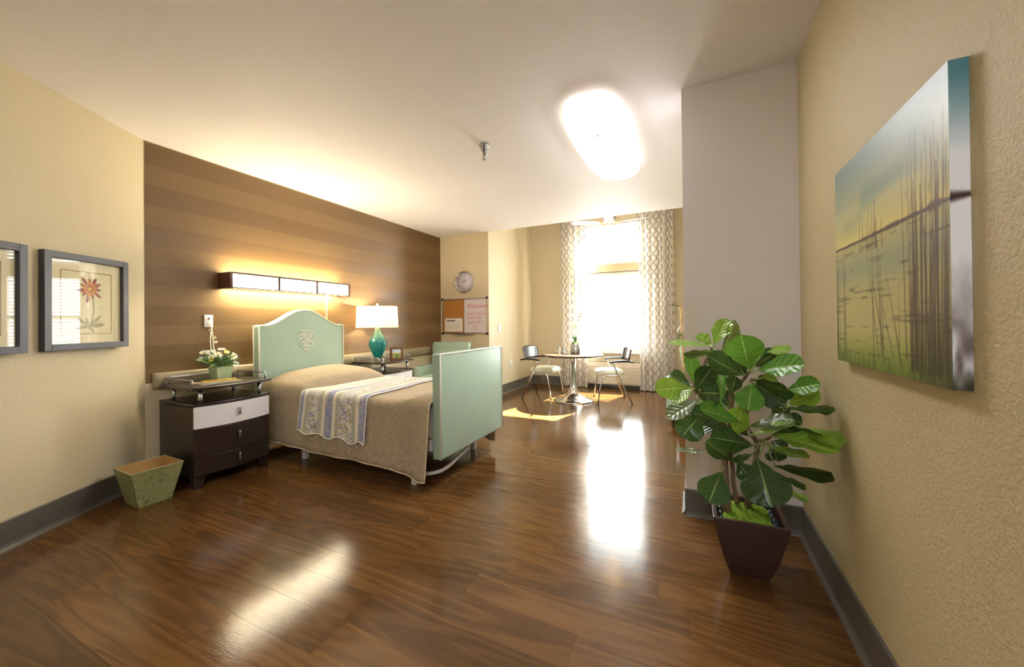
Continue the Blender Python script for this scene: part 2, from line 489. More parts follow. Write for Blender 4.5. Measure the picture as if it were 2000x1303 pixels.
FIG_LEAVES = [  # base, tip, apparent width, facing normal, tone
  (0.222, 1.930, 0.895, 0.184, 1.860, 1.046, 0.128, 0.00, -0.91, -0.42, 1),
  (0.252, 1.950, 0.891, 0.400, 1.860, 0.930, 0.098, -0.52, -0.60, 0.60, 1),
  (0.292, 2.100, 0.960, 0.395, 2.050, 0.977, 0.064, -0.34, -0.41, 0.85, 2),
  (0.255, 2.050, 0.892, 0.353, 2.100, 0.964, 0.072, 0.29, -0.92, 0.24, 0),
  (0.089, 1.980, 0.990, 0.146, 2.020, 1.116, 0.079, -0.45, -0.77, 0.45, 2),
  (0.117, 2.000, 0.955, 0.196, 2.050, 1.101, 0.095, 0.76, -0.62, -0.20, 3),
  (0.076, 1.980, 0.993, -0.095, 1.920, 1.006, 0.100, 0.13, -0.17, 0.98, 2),
  (0.083, 2.020, 0.989, 0.023, 2.050, 1.040, 0.060, 0.24, -0.68, 0.69, 2),
  (0.105, 1.950, 0.973, -0.036, 1.900, 0.956, 0.083, 0.25, -0.42, -0.87, 3),
  (0.003, 1.960, 0.816, -0.008, 2.020, 0.947, 0.080, 0.67, -0.65, 0.36, 1),
  (0.186, 1.900, 0.870, 0.065, 1.830, 0.959, 0.091, 0.60, -0.78, 0.20, 0),
  (0.218, 1.980, 0.853, 0.167, 2.000, 0.928, 0.062, -0.14, -0.98, 0.17, 0),
  (-0.005, 1.920, 0.804, -0.155, 1.840, 0.796, 0.094, 0.36, -0.73, 0.58, 2),
  (-0.010, 2.000, 0.803, -0.106, 2.050, 0.840, 0.076, -0.35, -0.89, 0.30, 0),
  (0.011, 1.900, 0.797, 0.077, 1.860, 0.905, 0.080, -0.24, -0.95, -0.20, 0),
  (0.026, 1.930, 0.782, 0.107, 1.860, 0.794, 0.116, -0.66, -0.74, 0.12, 0),
  (0.116, 2.020, 0.715, 0.122, 2.050, 0.869, 0.086, -0.80, -0.58, 0.15, 1),
  (0.153, 1.970, 0.778, 0.173, 1.950, 0.860, 0.060, -0.37, -0.92, -0.13, 0),
  (0.227, 1.900, 0.843, 0.202, 1.820, 0.737, 0.093, -0.03, -0.80, 0.61, 1),
  (0.242, 1.950, 0.831, 0.347, 1.900, 0.767, 0.101, -0.29, -0.92, 0.24, 0),
  (0.235, 1.930, 0.853, 0.361, 1.830, 0.819, 0.090, -0.57, -0.50, -0.65, 0),
  (0.275, 2.020, 0.851, 0.346, 2.050, 0.838, 0.060, 0.34, -0.47, 0.81, 2),
  (0.364, 1.980, 0.807, 0.458, 1.900, 0.851, 0.072, -0.70, -0.61, 0.38, 1),
  (0.377, 2.030, 0.734, 0.471, 1.980, 0.811, 0.080, -0.45, -0.89, -0.03, 2),
  (0.346, 1.930, 0.738, 0.471, 1.800, 0.765, 0.100, -0.17, -0.35, -0.92, 0),
  (0.020, 1.900, 0.753, -0.102, 1.820, 0.684, 0.089, -0.15, -0.51, 0.85, 3),
  (0.003, 1.880, 0.808, -0.083, 1.840, 0.743, 0.064, -0.35, -0.52, 0.78, 2),
  (0.035, 1.950, 0.682, -0.049, 1.900, 0.580, 0.114, 0.11, -0.92, 0.37, 0),
  (0.128, 1.920, 0.642, -0.011, 1.860, 0.720, 0.093, 0.58, -0.49, 0.66, 0),
  (0.181, 1.870, 0.676, 0.028, 1.800, 0.741, 0.099, 0.51, -0.41, 0.76, 1),
  (0.166, 1.920, 0.608, 0.180, 1.850, 0.738, 0.082, -0.57, -0.75, -0.34, 2),
  (0.218, 1.960, 0.641, 0.370, 1.880, 0.700, 0.100, -0.45, -0.22, 0.87, 3),
  (0.215, 1.900, 0.616, 0.360, 1.840, 0.701, 0.098, -0.51, -0.00, 0.86, 2),
  (0.288, 1.880, 0.633, 0.469, 1.740, 0.639, 0.126, -0.19, -0.20, 0.96, 2),
  (0.343, 1.920, 0.670, 0.440, 1.820, 0.659, 0.077, -0.53, -0.44, -0.73, 0),
  (0.423, 1.920, 0.668, 0.478, 1.760, 0.643, 0.094, -0.09, -0.18, 0.98, 2),
  (0.054, 1.950, 0.514, -0.069, 1.880, 0.521, 0.078, 0.01, 0.08, 1.00, 3),
  (0.154, 1.960, 0.484, 0.049, 1.920, 0.569, 0.078, 0.47, -0.87, 0.17, 0),
  (0.224, 1.860, 0.589, 0.066, 1.780, 0.629, 0.100, 0.47, -0.61, 0.64, 0),
  (0.273, 1.900, 0.584, 0.395, 1.800, 0.577, 0.087, -0.00, -0.07, 1.00, 2),
  (0.310, 1.980, 0.559, 0.322, 1.950, 0.505, 0.070, -0.19, -0.88, 0.44, 0),
  (0.234, 1.840, 0.541, 0.266, 1.740, 0.395, 0.151, -0.18, -0.83, 0.53, 0),
  (0.105, 1.860, 0.460, 0.054, 1.780, 0.353, 0.111, 0.06, -0.81, 0.58, 0),
  (0.299, 1.900, 0.502, 0.448, 1.740, 0.553, 0.124, -0.26, -0.51, -0.82, 0),
  (0.176, 1.970, 0.479, 0.223, 1.930, 0.421, 0.074, -0.20, -0.87, 0.44, 0),
  (0.347, 1.980, 0.430, 0.402, 1.900, 0.438, 0.060, -0.58, -0.46, -0.67, 0),
  (0.359, 1.980, 0.384, 0.405, 1.900, 0.373, 0.060, 0.18, -0.03, 0.98, 2),
  (0.230, 1.920, 0.536, 0.149, 1.900, 0.507, 0.060, 0.38, -0.72, -0.58, 0),
  (0.127, 2.060, 0.578, 0.010, 2.100, 0.604, 0.069, -0.16, -0.82, 0.54, 0),
  (0.296, 2.050, 0.644, 0.413, 2.080, 0.604, 0.070, 0.34, -0.88, 0.34, 0),
  (0.173, 2.100, 0.680, 0.123, 2.140, 0.753, 0.079, -0.19, -0.91, 0.37, 0),
  (0.321, 2.080, 0.719, 0.385, 2.100, 0.664, 0.074, 0.20, -0.97, -0.12, 0),
  (0.245, 2.080, 0.568, 0.172, 2.100, 0.632, 0.071, -0.08, -0.97, 0.22, 0),
  (0.099, 2.060, 0.884, 0.029, 2.100, 0.828, 0.079, -0.39, -0.91, -0.16, 0),
  (0.273, 2.080, 0.773, 0.333, 2.120, 0.840, 0.075, 0.11, -0.89, 0.44, 0),
  (0.344, 2.000, 0.683, 0.409, 1.950, 0.680, 0.060, -0.53, -0.72, 0.45, 0),
  (0.097, 2.060, 0.681, 0.050, 2.100, 0.743, 0.073, -0.21, -0.88, 0.42, 1),
  (0.207, 2.050, 0.531, 0.137, 2.080, 0.484, 0.060, -0.60, -0.66, 0.46, 0),
  (0.314, 2.050, 0.562, 0.369, 2.020, 0.544, 0.060, -0.19, -0.74, 0.65, 0),
  (0.173, 2.080, 0.832, 0.135, 2.120, 0.904, 0.066, -0.22, -0.90, 0.38, 1),
  (0.204, 2.100, 0.706, 0.265, 2.140, 0.763, 0.077, 0.16, -0.88, 0.44, 0),
]

# ================================================================== STRUCTURE
WLX, WRX, CLY, RCX, WWY, H, H2 = -3.53, 0.506, 4.93, -2.68, 6.58, 2.44, 3.20
PU = Vector((-0.507, 0.862, 0)); PN = Vector((0.862, 0.507, 0)); P0 = Vector((-3.106, 0.645, 0))
PROT = math.atan2(0.862, -0.507)
CORNER = (-3.53, 1.366)
PEND = P0 - PU * 2.9
def pwx(y):
    return P0.x + (y - P0.y) * (-0.507 / 0.862)

fl = MB().box(-4.0, 0.7, -2.5, 6.75, -0.08, -0.004).build('floor', m_subfloor)
struct(fl)
PW = 0.15
row0 = CLY - 37 * PW
nrow = int((WWY - row0) / PW) + 1
for i in range(nrow):
    y0 = row0 + i * PW; y1 = min(y0 + PW, WWY)
    if y1 - y0 < 0.02:
        continue
    if y1 > CLY + 0.01:
        xa0 = xa1 = RCX
    else:
        xa0 = max(WLX, pwx(y0)) if y0 < CORNER[1] else WLX
        xa1 = max(WLX, pwx(y1)) if y1 < CORNER[1] else WLX
    x = -3.53 - random.uniform(0.0, 1.2)
    while x < WRX:
        xb = x + 1.22
        a0, a1 = max(x, xa0), max(x, xa1)
        b = min(xb, WRX)
        x = xb
        if b - max(a0, a1) < 0.01:
            continue
        g = 0.00025
        cx, cy = (max(a0, a1) + b) / 2, (y0 + y1) / 2
        poly = [(a0 + g - cx, y0 + g - cy), (b - g - cx, y0 + g - cy), (b - g - cx, y1 - g - cy), (a1 + g - cx, y1 - g - cy)]
        o = MB().prismz(poly, -0.004, 0.0).build('plank', m_plank, fl)
        o.location = (cx, cy, 0)

def wall_strip(name, a, b, z0, z1, material, t=0.12, side=1):
    """vertical wall from a to b (xy); thickness to the left of a->b when side=1"""
    a, b = Vector((a[0], a[1], 0)), Vector((b[0], b[1], 0))
    d = (b - a).normalized(); n = Vector((-d.y, d.x, 0)) * t * side
    poly = [(a.x, a.y), (b.x, b.y), ((b + n).x, (b + n).y), ((a + n).x, (a + n).y)]
    return struct(MB().prismz(poly, z0, z1).build(name, material))

w_left = wall_strip('wall_left', (WLX, CORNER[1]), (WLX, CLY), 0, H, m_wall_smooth)
wall_strip('wall_left_angled', (PEND.x, PEND.y), CORNER, 0, H, m_wall)
wall_strip('wall_back', (WLX - 0.12, CLY), (RCX, CLY), 0, H2, m_wall_smooth)
wall_strip('wall_alcove_left', (RCX, CLY + 0.12), (RCX, WWY), 0, H2, m_wall_smooth)
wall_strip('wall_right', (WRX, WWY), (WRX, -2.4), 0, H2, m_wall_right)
wall_strip('wall_behind', (WRX + 0.12, -2.4), (PEND.x, -2.4), 0, H, m_wall)
wall_strip('wall_behind_left', (PEND.x, -2.4), (PEND.x, PEND.y), 0, H, m_wall)
# partial wall (pier) beside the plant
struct(MB().box(-0.04, WRX, 2.415, 2.72, 0, H).build('wall_pier', m_white_wall))
# window wall with its opening
WX0, WX1, WZ0, WZ1 = -1.76, -0.67, 0.60, 2.80
ww = MB()
ww.box(RCX - 0.12, WX0, WWY, WWY + 0.12, 0, H2); ww.box(WX1, WRX + 0.12, WWY, WWY + 0.12, 0, H2)
ww.box(WX0, WX1, WWY, WWY + 0.12, 0, WZ0); ww.box(WX0, WX1, WWY, WWY + 0.12, WZ1, H2)
ww.box(WX0, WX1, WWY, WWY + 0.12, 1.95, 2.09)
struct(ww.build('wall_window', m_wall_smooth))
# ceilings
struct(MB().box(-4.0, 0.7, -2.55, CLY, H, H + 0.12).build('ceiling', m_ceiling))
struct(MB().box(RCX, WRX, CLY - 0.12, CLY, H + 0.12, H2).build('wall_soffit', m_ceiling))
struct(MB().box(-3.7, 0.7, CLY - 0.12, WWY + 0.14, H2, H2 + 0.1).build('ceiling_alcove', m_ceiling))

# wallpaper panel on the bed wall (a sheet of its own on the wall)
MB().box(WLX, WLX + 0.003, CORNER[1] + 0.004, CLY - 0.002, 0.70, H - 0.004).build('wallpaper', m_wallpaper, w_left)

# bumper rail with rounded end
def bumper():
    mb = MB()
    prof = [(0.003, 0.655), (0.025, 0.655), (0.036, 0.668), (0.040, 0.712), (0.036, 0.756), (0.025, 0.769), (0.003, 0.769)]
    rows = []
    for i, (y, sc) in enumerate([(1.405, 0.35), (1.410, 0.75), (1.422, 0.95), (1.44, 1.0), (4.925, 1.0)]):
        rows.append([(WLX + 0.003 + (p - 0.003) * sc, y, z) for p, z in prof])
    mb.grid(rows)
    mb.add(rows[0], [tuple(range(len(prof)))], False)
    return mb.build('trim_1', m_bumper)
struct(bumper())

# baseboards: vinyl cove strips
def baseboard(name, a, b, inward):
    a, b = Vector((a[0], a[1], 0)), Vector((b[0], b[1], 0))
    n = Vector((inward[0], inward[1], 0)).normalized()
    prof = [(0.0, 0.0), (0.024, 0.0), (0.020, 0.006), (0.011, 0.016), (0.008, 0.03), (0.008, 0.142), (0.004, 0.147), (0.0, 0.147)]
    rows = [[tuple(p + n * d + Vector((0, 0, z))) for d, z in prof] for p in (a, b)]
    mb = MB().grid(rows, smooth=False)
    mb.add(rows[0], [tuple(range(len(prof)))]); mb.add(rows[1], [tuple(reversed(range(len(prof))))])
    return struct(mb.build(name, m_base))
baseboard('baseboard_left', (WLX, CORNER[1]), (WLX, CLY), (1, 0))
baseboard('baseboard_left_angled', (PEND.x, PEND.y), CORNER, PN)
baseboard('baseboard_back', (WLX, CLY), (RCX, CLY), (0, -1))
baseboard('baseboard_alcove', (RCX, CLY), (RCX, WWY), (1, 0))
baseboard('baseboard_window', (RCX, WWY), (WRX, WWY), (0, -1))
baseboard('baseboard_right', (WRX, -2.4), (WRX, 2.415), (-1, 0))
baseboard('baseboard_right_rear', (WRX, 2.72), (WRX, WWY), (-1, 0))
baseboard('baseboard_pier', (-0.04, 2.415), (WRX, 2.415), (0, -1))
baseboard('baseboard_pier_side', (-0.04, 2.415), (-0.04, 2.72), (-1, 0))
# corner guard on the pier
cg = MB()
cg.prismz([(-0.042, 2.413), (0.030, 2.413), (0.030, 2.4148), (-0.040, 2.4148), (-0.040, 2.485), (-0.042, 2.485)], 0.148, 1.243)
struct(cg.build('trim_2', mat('cream_corner_guard', '#DFD8CF', 0.35, var=0.02)))

# ------------------------------------------------------------------ window
m_wframe = mat('white_window_frame', '#E8E4DC', 0.4, var=0.02)
wf = MB()
def ring(mb, x0, x1, y0, y1, z0, z1, w):
    mb.box(x0, x0 + w, y0, y1, z0, z1); mb.box(x1 - w, x1, y0, y1, z0, z1)
    mb.box(x0 + w, x1 - w, y0, y1, z0, z0 + w); mb.box(x0 + w, x1 - w, y0, y1, z1 - w, z1)
ring(wf, WX0 + 0.004, WX1 - 0.004, 6.63, 6.69, WZ0 + 0.004, 1.946, 0.045)
ring(wf, WX0 + 0.004, WX1 - 0.004, 6.63, 6.69, 2.094, WZ1 - 0.004, 0.045)
win = struct(wf.build('window_1', m_wframe))
for z0, z1 in ((0.65, 1.26), (1.29, 1.90), (2.14, 2.75)):
    MB().box(WX0 + 0.05, WX1 - 0.05, 6.657, 6.661, z0, z1).build('pane', m_pane, win)
MB().box(WX0 + 0.05, WX1 - 0.05, 6.64, 6.68, 1.26, 1.29).build('meeting_rail', m_wframe, win)
MB().rbox(WX0 - 0.03, WX1 + 0.03, 6.50, 6.579, 0.575, 0.599, 0.004).build('window_sill', m_wframe, win)
MB().box(WX0 - 0.02, WX1 + 0.02, 6.566, 6.579, 1.955, 2.08).build('header_trim', mat('header_paint', '#D9C9A6', 0.5), win)
MB().box(WX0 - 0.02, WX1 + 0.02, 6.555, 6.566, 2.07, 2.085).build('header_ledge', m_wframe, win)

# blinds: every slat its own part
m_slat = mat('white_blind_slat', '#F2EFE8', 0.4, var=0)
def blind(name, label, z0, z1, tilt):
    xc = (WX0 + WX1) / 2; hw = (WX1 - WX0) / 2 - 0.012
    t = thing(name, label, 'blind', (xc, 6.606, z0))
    MB().rbox(-hw, hw, -0.022, 0.022, z1 - z0 - 0.045, z1 - z0, 0.004).build('headrail', m_slat, t)
    MB().rbox(-hw, hw, -0.018, 0.018, 0.002, 0.018, 0.004).build('bottom_rail', m_slat, t)
    me = None
    z = 0.05
    while z < z1 - z0 - 0.06:
        if me is None:
            hw2 = 0.0215
            pts = []
            for j in range(5):
                s = -1 + j / 2
                pts.append((s * hw2, 0.003 * (1 - s * s)))
            rows = [[(x, y * math.cos(tilt) - c * math.sin(tilt), y * math.sin(tilt) + c * math.cos(tilt)) for y, c in pts] for x in (-hw, hw)]
            o = MB().grid(rows).build('slat', m_slat, t, solid=0.002)
            me = o.data
        else:
            o = bpy.data.objects.new('slat', me); COL.objects.link(o); o.parent = t
            md = o.modifiers.new('solid', 'SOLIDIFY'); md.thickness = 0.002
        o.location = (0, 0, z)
        z += 0.052
    for sx in (-0.7, 0.0, 0.7):
        MB().tube([(sx * hw, -0.0225, 0.01), (sx * hw, -0.0225, z1 - z0 - 0.03)], 0.0012, 5).build('lift_cord', m_slat, t)
    return t
blind('window_blind', 'white horizontal slat blind over the tall lower window behind the table', 0.625, 1.935, R(20))
blind('window_blind', 'white slat blind over the small upper window near the ceiling fan', 2.10, 2.79, R(47))

# ------------------------------------------------------------------ curtains
def curtain_mat():
    k = NT('trellis_curtain_fabric')
    uv = k.coord('UV')
    s = k.sep(uv)
    u = k.math('MULTIPLY', s[0], 2 * math.pi / 0.165)
    v = k.math('MULTIPLY', s[1], 2 * math.pi / 0.145)
    cu, cv = k.math('COSINE', u), k.math('COSINE', v)
    g = k.math('ADD', cu, cv)
    e = k.math('MULTIPLY', k.math('MULTIPLY', cu, cv), k.math('SUBTRACT', cv, cu))
    g = k.math('ADD', g, k.math('MULTIPLY', e, 0.30))
    line = k.math('LESS_THAN', k.math('ABSOLUTE', g), 0.30)
    n = k.noise(k.coord('Object'), 120, 2)
    cream = k.mix(n, hx('#E6DFD6'), hx('#F3EEE6'))
    col = k.mix(line, cream, hx('#8B7C70'))
    k.t.nodes.remove(k.p)
    df = k.n('ShaderNodeBsdfDiffuse'); tl = k.n('ShaderNodeBsdfTranslucent')
    k.set(df, 0, col); k.set(tl, 0, col)
    mx = k.n('ShaderNodeMixShader'); k.set(mx, 0, 0.25)
    k.t.links.new(df.outputs[0], mx.inputs[1]); k.t.links.new(tl.outputs[0], mx.inputs[2])
    k.t.links.new(mx.outputs[0], k.out.inputs[0])
    return k.m
m_curtain = curtain_mat()
def curtain(label, x0, x1, folds, seed, ztop=3.02, amp=0.045):
    rnd = random.Random(seed)
    nx, nz = folds * 12 + 1, 24
    loc = ((x0 + x1) / 2, 6.395, 0)
    ph = [rnd.uniform(-0.4, 0.4) for _ in range(folds + 2)]
    P, UV = [], []
    for j in range(nz + 1):
        z = 0.012 + (ztop - 0.012) * j / nz
        row = []; uvr = []
        L = 0.0; pv = None
        for i in range(nx):
            q = i / (nx - 1)
            a = q * folds * 2 * math.pi
            am = amp * (0.75 + 0.25 * math.sin(q * 7 + seed)) * (1.0 + 0.25 * (1 - z / ztop))
            y = am * math.sin(a + 0.25 * math.sin(z * 1.7 + q * 5))
            x = x0 + (x1 - x0) * q + 0.010 * math.sin(2 * a + z)
            p = (x - loc[0], y, z)
            if pv:
                L += math.hypot(p[0] - pv[0], p[1] - pv[1])
            pv = p
            row.append(p); uvr.append((L, z))
        P.append(row); UV.append(uvr)
    o = MB().grid(P).build('curtain', m_curtain, auto=False)
    me = o.data
    uvl = me.uv_layers.new(name='UVMap')
    flat = {}
    for r_, u_ in zip(P, UV):
        for p, q in zip(r_, u_):
            flat[tuple(round(c, 5) for c in p)] = q
    for lp in me.loops:
        co = me.vertices[lp.vertex_index].co
        uvl.data[lp.index].uv = flat.get(tuple(round(c, 5) for c in co), (0, 0))
    o.location = loc
    tag(o, label, 'curtain', 'trellis curtains at the window')
    return o
curtain('left trellis-patterned curtain panel behind the orchid', -2.06, -1.60, 4, 1)
curtain('right trellis-patterned curtain panel, the wider one beside the white pier', -0.76, -0.24, 5, 2)
rod = thing('curtain_rod', 'long metal curtain rod above the tall window', 'curtain rod', (-1.2, 6.395, 3.04))
MB().tube([(-1.1, 0, 0), (1.1, 0, 0)], 0.012, 10).build('pole', m_satin, rod)
for s in (-1, 1):
    MB().ball((s * 1.115, 0, 0), 0.024).build('finial', m_satin, rod)
    MB().box(s * 1.0 - 0.008, s * 1.0 + 0.008, 0.0, 0.184, -0.008, 0.008).build('bracket', m_satin, rod)

# ================================================================== LIGHT FITTINGS
# ceiling lights: long lens domes
def stadium(hw, hl, n=40, e=3.2):
    out = []
    for k in range(n):
        a = 2 * math.pi * k / n
        c, s = math.cos(a), math.sin(a)
        out.append((hw * math.copysign(abs(c) ** (2 / e), c), hl * math.copysign(abs(s) ** (2 / e), s)))
    return out
def ceiling_light(label, x, y, lens, rim=0.058):
    t = thing('ceiling_light', label, 'ceiling light', (x, y, H), 0, 'ceiling lights')
    mb = MB()
    mb.prismz(stadium(0.185, 0.645), -0.014, -0.0005)
    mb.build('base_pan', m_white_metal, t)
    rows = []
    for sc, z in ((1.0, -0.001), (0.998, -0.030), (0.96, -0.060), (0.86, -0.078), (0.6, -0.086), (0.25, -0.089), (0.0, -0.09)):
        r = [(x * sc if sc else 0, y * (1 - (1 - sc) * 0.35) if sc else y * 0.65, z) for x, y in stadium(0.195, 0.655)]
        rows.append(r + [r[0]])
    MB().grid(rows).build('lens', lens, t)
    rr_ = [[(x, y, z) for x, y in stadium(0.203, 0.663)] for z in (-0.0005, -rim)]
    MB().grid([r + r[:1] for r in rr_]).build('added_shield_rim', emis('glowing_rim', '#FFF6EA', 0.8), t, solid=0.003)  # rim added to keep the lens light off the ceiling, with its own glow
    for sy in (-0.30, 0.56):
        MB().lathe([(0.004, -0.097), (0.010, -0.095), (0.012, -0.089), (0.006, -0.086)], 10, (0, sy)).build('finial', m_satin, t)
ceiling_light('large lit elongated ceiling light with rounded white lens', -0.555, 2.86, emis('lit_lens', '#FDFAFB', 14.0))
ceiling_light('lit elongated ceiling light over the entry, behind the viewer', 0.10, -1.45, emis('lit_cool_lens', '#EEF0FF', 16.0), 0.02)

# sprinkler head
t = thing('fire_sprinkler', 'small chrome fire sprinkler head hanging from the ceiling', 'sprinkler', (-1.39, 2.51, H))
MB().lathe([(0.022, 0.0), (0.030, -0.004), (0.028, -0.012), (0.016, -0.022), (0.015, -0.030)], 20).build('escutcheon', m_satin, t)
for k in range(8):
    a = k * math.pi / 4
    MB().tube([(0.027 * math.cos(a), 0.027 * math.sin(a), -0.004), (0.015 * math.cos(a), 0.015 * math.sin(a), -0.034)], 0.002, 5).build('rib', m_satin, t)
MB().lathe([(0.009, -0.028), (0.009, -0.045), (0.017, -0.047), (0.017, -0.050), (0.008, -0.052), (0.008, -0.066)], 16).build('body', m_satin, t)
for s in (-1, 1):
    MB().tube([(s * 0.011, 0, -0.050), (s * 0.012, 0, -0.068), (s * 0.004, 0, -0.080)], 0.002, 6).build('yoke_arm', m_satin, t)
MB().lathe([(0.012, -0.082), (0.013, -0.080), (0.004, -0.079)], 14).build('deflector', m_satin, t)
t.scale = (1.3, 1.3, 1.35)

# wall sconce over the bed
SCY, SCW = 2.437, 1.18
t = thing('wall_light', 'long lit three-pane wall light in a walnut frame above the headboard', 'wall light', (WLX + 0.003, SCY, 1.415), R(90))
hw = SCW / 2
DP = 0.165
m_sc_pane = emis('lit_sconce_pane', '#FFF6E0', 4.2)
for s in (-1, 1):
    MB().rbox(s * hw - 0.012, s * hw + 0.012, -DP, -0.001, -0.004, 0.128, 0.002).build('end_cap', m_sconce, t)
MB().box(-hw + 0.012, hw - 0.012, -DP, -DP + 0.014, 0.116, 0.130).build('top_rail', m_sconce, t)
MB().box(-hw + 0.012, hw - 0.012, -DP, -DP + 0.014, 0.0, 0.008).build('bottom_rail', m_sconce, t)
MB().box(-hw + 0.012, hw - 0.012, -DP + 0.014, -DP + 0.04, 0.0, 0.003).build('lower_lip', emis('lit_lip', '#FFE9B0', 1.6), t)
pw = (SCW - 0.024) / 3
for k in range(3):
    x0 = -hw + 0.012 + k * pw
    MB().box(x0 + 0.004, x0 + pw - 0.004, -DP + 0.004, -DP + 0.009, 0.008, 0.118).build('pane', m_sc_pane, t)
for k in (1, 2):
    x0 = -hw + 0.012 + k * pw
    MB().box(x0 - 0.009, x0 + 0.009, -DP - 0.002, -DP + 0.012, 0.006, 0.120).build('mullion', m_sconce, t)
MB().box(-hw + 0.012, hw - 0.012, -0.020, -0.002, 0.02, 0.10).build('back_plate', m_white_metal, t)
for dy in (-0.07, -0.11):
    MB().tube([(-hw + 0.03, dy, 0.06), (hw - 0.03, dy, 0.06)], 0.012, 10).build('lamp_tube', emis('lit_tube', '#FFE2A0', 2.0), t)
for s, x in ((0, 0.35), (1, 0.368)):
    MB().tube([(x, -0.10, 0.0), (x, -0.09, -0.10), (x + 0.004, -0.085, -0.29)], 0.0022, 6).build('pull_cord', m_piping, t)
def area(name, loc, rot, sx, sy, power, col):
    d = bpy.data.lights.new(name, 'AREA'); d.shape = 'RECTANGLE'; d.size = sx; d.size_y = sy; d.energy = power; d.color = col
    o = bpy.data.objects.new(name, d); COL.objects.link(o); o.location = loc; o.rotation_euler = rot
    return o
area('sconce_uplight', (WLX + 0.085, SCY, 1.535), (R(180), 0, 0), 0.11, 1.12, 7.5, (1.0, 0.85, 0.55))
area('sconce_downlight', (WLX + 0.085, SCY, 1.418), (0, 0, 0), 0.11, 1.12, 9.5, (1.0, 0.86, 0.58))

# ceiling fan in the alcove
FX, FY, FZ = -1.09, 5.75, 2.565
t = thing('ceiling_fan', 'white ceiling fan with lit glass shades in front of the window', 'ceiling fan', (FX, FY, H2))
m_brass = mat('warm_brass', '#C89A5A', 0.25, 1.0, var=0.05)
dz = FZ - H2
MB().lathe([(0.02, -0.001), (0.065, -0.001), (0.06, -0.03), (0.03, -0.06), (0.012, -0.07)], 24).build('canopy', m_white_metal, t)
MB().tube([(0, 0, -0.05), (0, 0, dz + 0.12)], 0.011, 12).build('downrod', m_white_metal, t)
MB().lathe([(0.012, dz + 0.14), (0.05, dz + 0.13), (0.10, dz + 0.10), (0.115, dz + 0.06), (0.11, dz + 0.02), (0.07, dz + 0.0), (0.04, dz - 0.01)], 28).build('motor_housing', m_white_metal, t)
for k in range(5):
    a = R(25.1 + 183 + 72 * k)
    c, s = math.cos(a), math.sin(a)
    br = MB().tube([(0.09 * c, 0.09 * s, dz + 0.01), (0.20 * c, 0.20 * s, dz + 0.0)], 0.010, 8).build('blade_arm', m_brass, t)
    pts = []
    poly = [(0.15, -0.045), (0.30, -0.062), (0.50, -0.066), (0.545, -0.05), (0.56, 0.0), (0.545, 0.05), (0.50, 0.066), (0.30, 0.062), (0.15, 0.045)]
    mb = MB().prismz(poly, -0.003, 0.003)
    mb.xform(Matrix.Translation((0, 0, dz)) @ Matrix.Rotation(a, 4, 'Z') @ Matrix.Rotation(R(11), 4, 'X'))
    mb.build('blade', m_white_lac, t)
MB().lathe([(0.05, dz - 0.005), (0.055, dz - 0.03), (0.03, dz - 0.05), (0.012, dz - 0.06)], 20).build('light_fitting', m_brass, t)
m_bell = emis('lit_glass_shade', '#FFDFA8', 8.0)
for k in range(3):
    a = R(40 + 120 * k)
    c, s = math.cos(a), math.sin(a)
    mb = MB().lathe([(0.018, 0.0), (0.024, -0.02), (0.038, -0.05), (0.056, -0.068)], 16, cap1=False)
    mb.xform(Matrix.Translation((0.045 * c, 0.045 * s, dz - 0.03)) @ Matrix.Rotation(a, 4, 'Z') @ Matrix.Rotation(R(-40), 4, 'Y'))
    mb.build('glass_shade', m_bell, t)
MB().tube([(0.01, 0, dz - 0.06), (0.01, 0, dz - 0.16)], 0.0012, 5).build('pull_chain', m_brass, t)

# ================================================================== BED
def smooth_pts(pts, n=5):
    pl = [Vector(p) for p in pts]
    out = []
    for i in range(len(pl) - 1):
        p0 = pl[max(i - 1, 0)]; p1 = pl[i]; p2 = pl[i + 1]; p3 = pl[min(i + 2, len(pl) - 1)]
        for q in range(n):
            u = q / n
            out.append(0.5 * ((2 * p1) + (p2 - p0) * u + (2 * p0 - 5 * p1 + 4 * p2 - p3) * u * u + (3 * p1 - p0 - 3 * p2 + p3) * u ** 3))
    out.append(pl[-1])
    return out
BX0, BX1 = -3.35, -1.575          # headboard front, footboard inner face
BYN, BYF = 2.045, 2.975
bed = thing('bed', 'single bed with sage upholstered headboard and footboard', 'bed', (-2.46, 2.51, 0))
BO = (-2.46, 2.51, 0)
def hb_z(s):
    q = min(abs(s) / 0.86, 1.0)
    return 1.105 + 0.145 * (0.5 + 0.5 * math.cos(math.pi * q)) ** 0.85
ss = [-1 + 2 * i / 48 for i in range(49)]
HY0, HY1 = 2.055, 2.925
outline = [(HY0, 0.25)] + [(HY0 + (HY1 - HY0) * (s + 1) / 2, hb_z(s)) for s in ss] + [(HY1, 0.25)]
def slab_x(poly, x0, x1):
    mb = MB().prism(poly, 0, 1)
    mb.v = [(x0 + (x1 - x0) * y, x, z) for x, y, z in mb.v]
    return mb
hb = slab_x(outline, -3.425, BX0 + 0.0).shift(BO).build('headboard', m_sage, bed, bevel=0.012)
pp = [(BX0 + 0.002, y, z) for y, z in outline]
pp[0] = (BX0 + 0.002, HY0, 0.26); pp[-1] = (BX0 + 0.002, HY1, 0.26)
MB().tube(pp, 0.006, 8).shift(BO).build('piping', m_piping, hb)
MB().tube([(-3.425, y, z) for y, z in outline], 0.006, 8).shift(BO).build('piping', m_piping, hb)
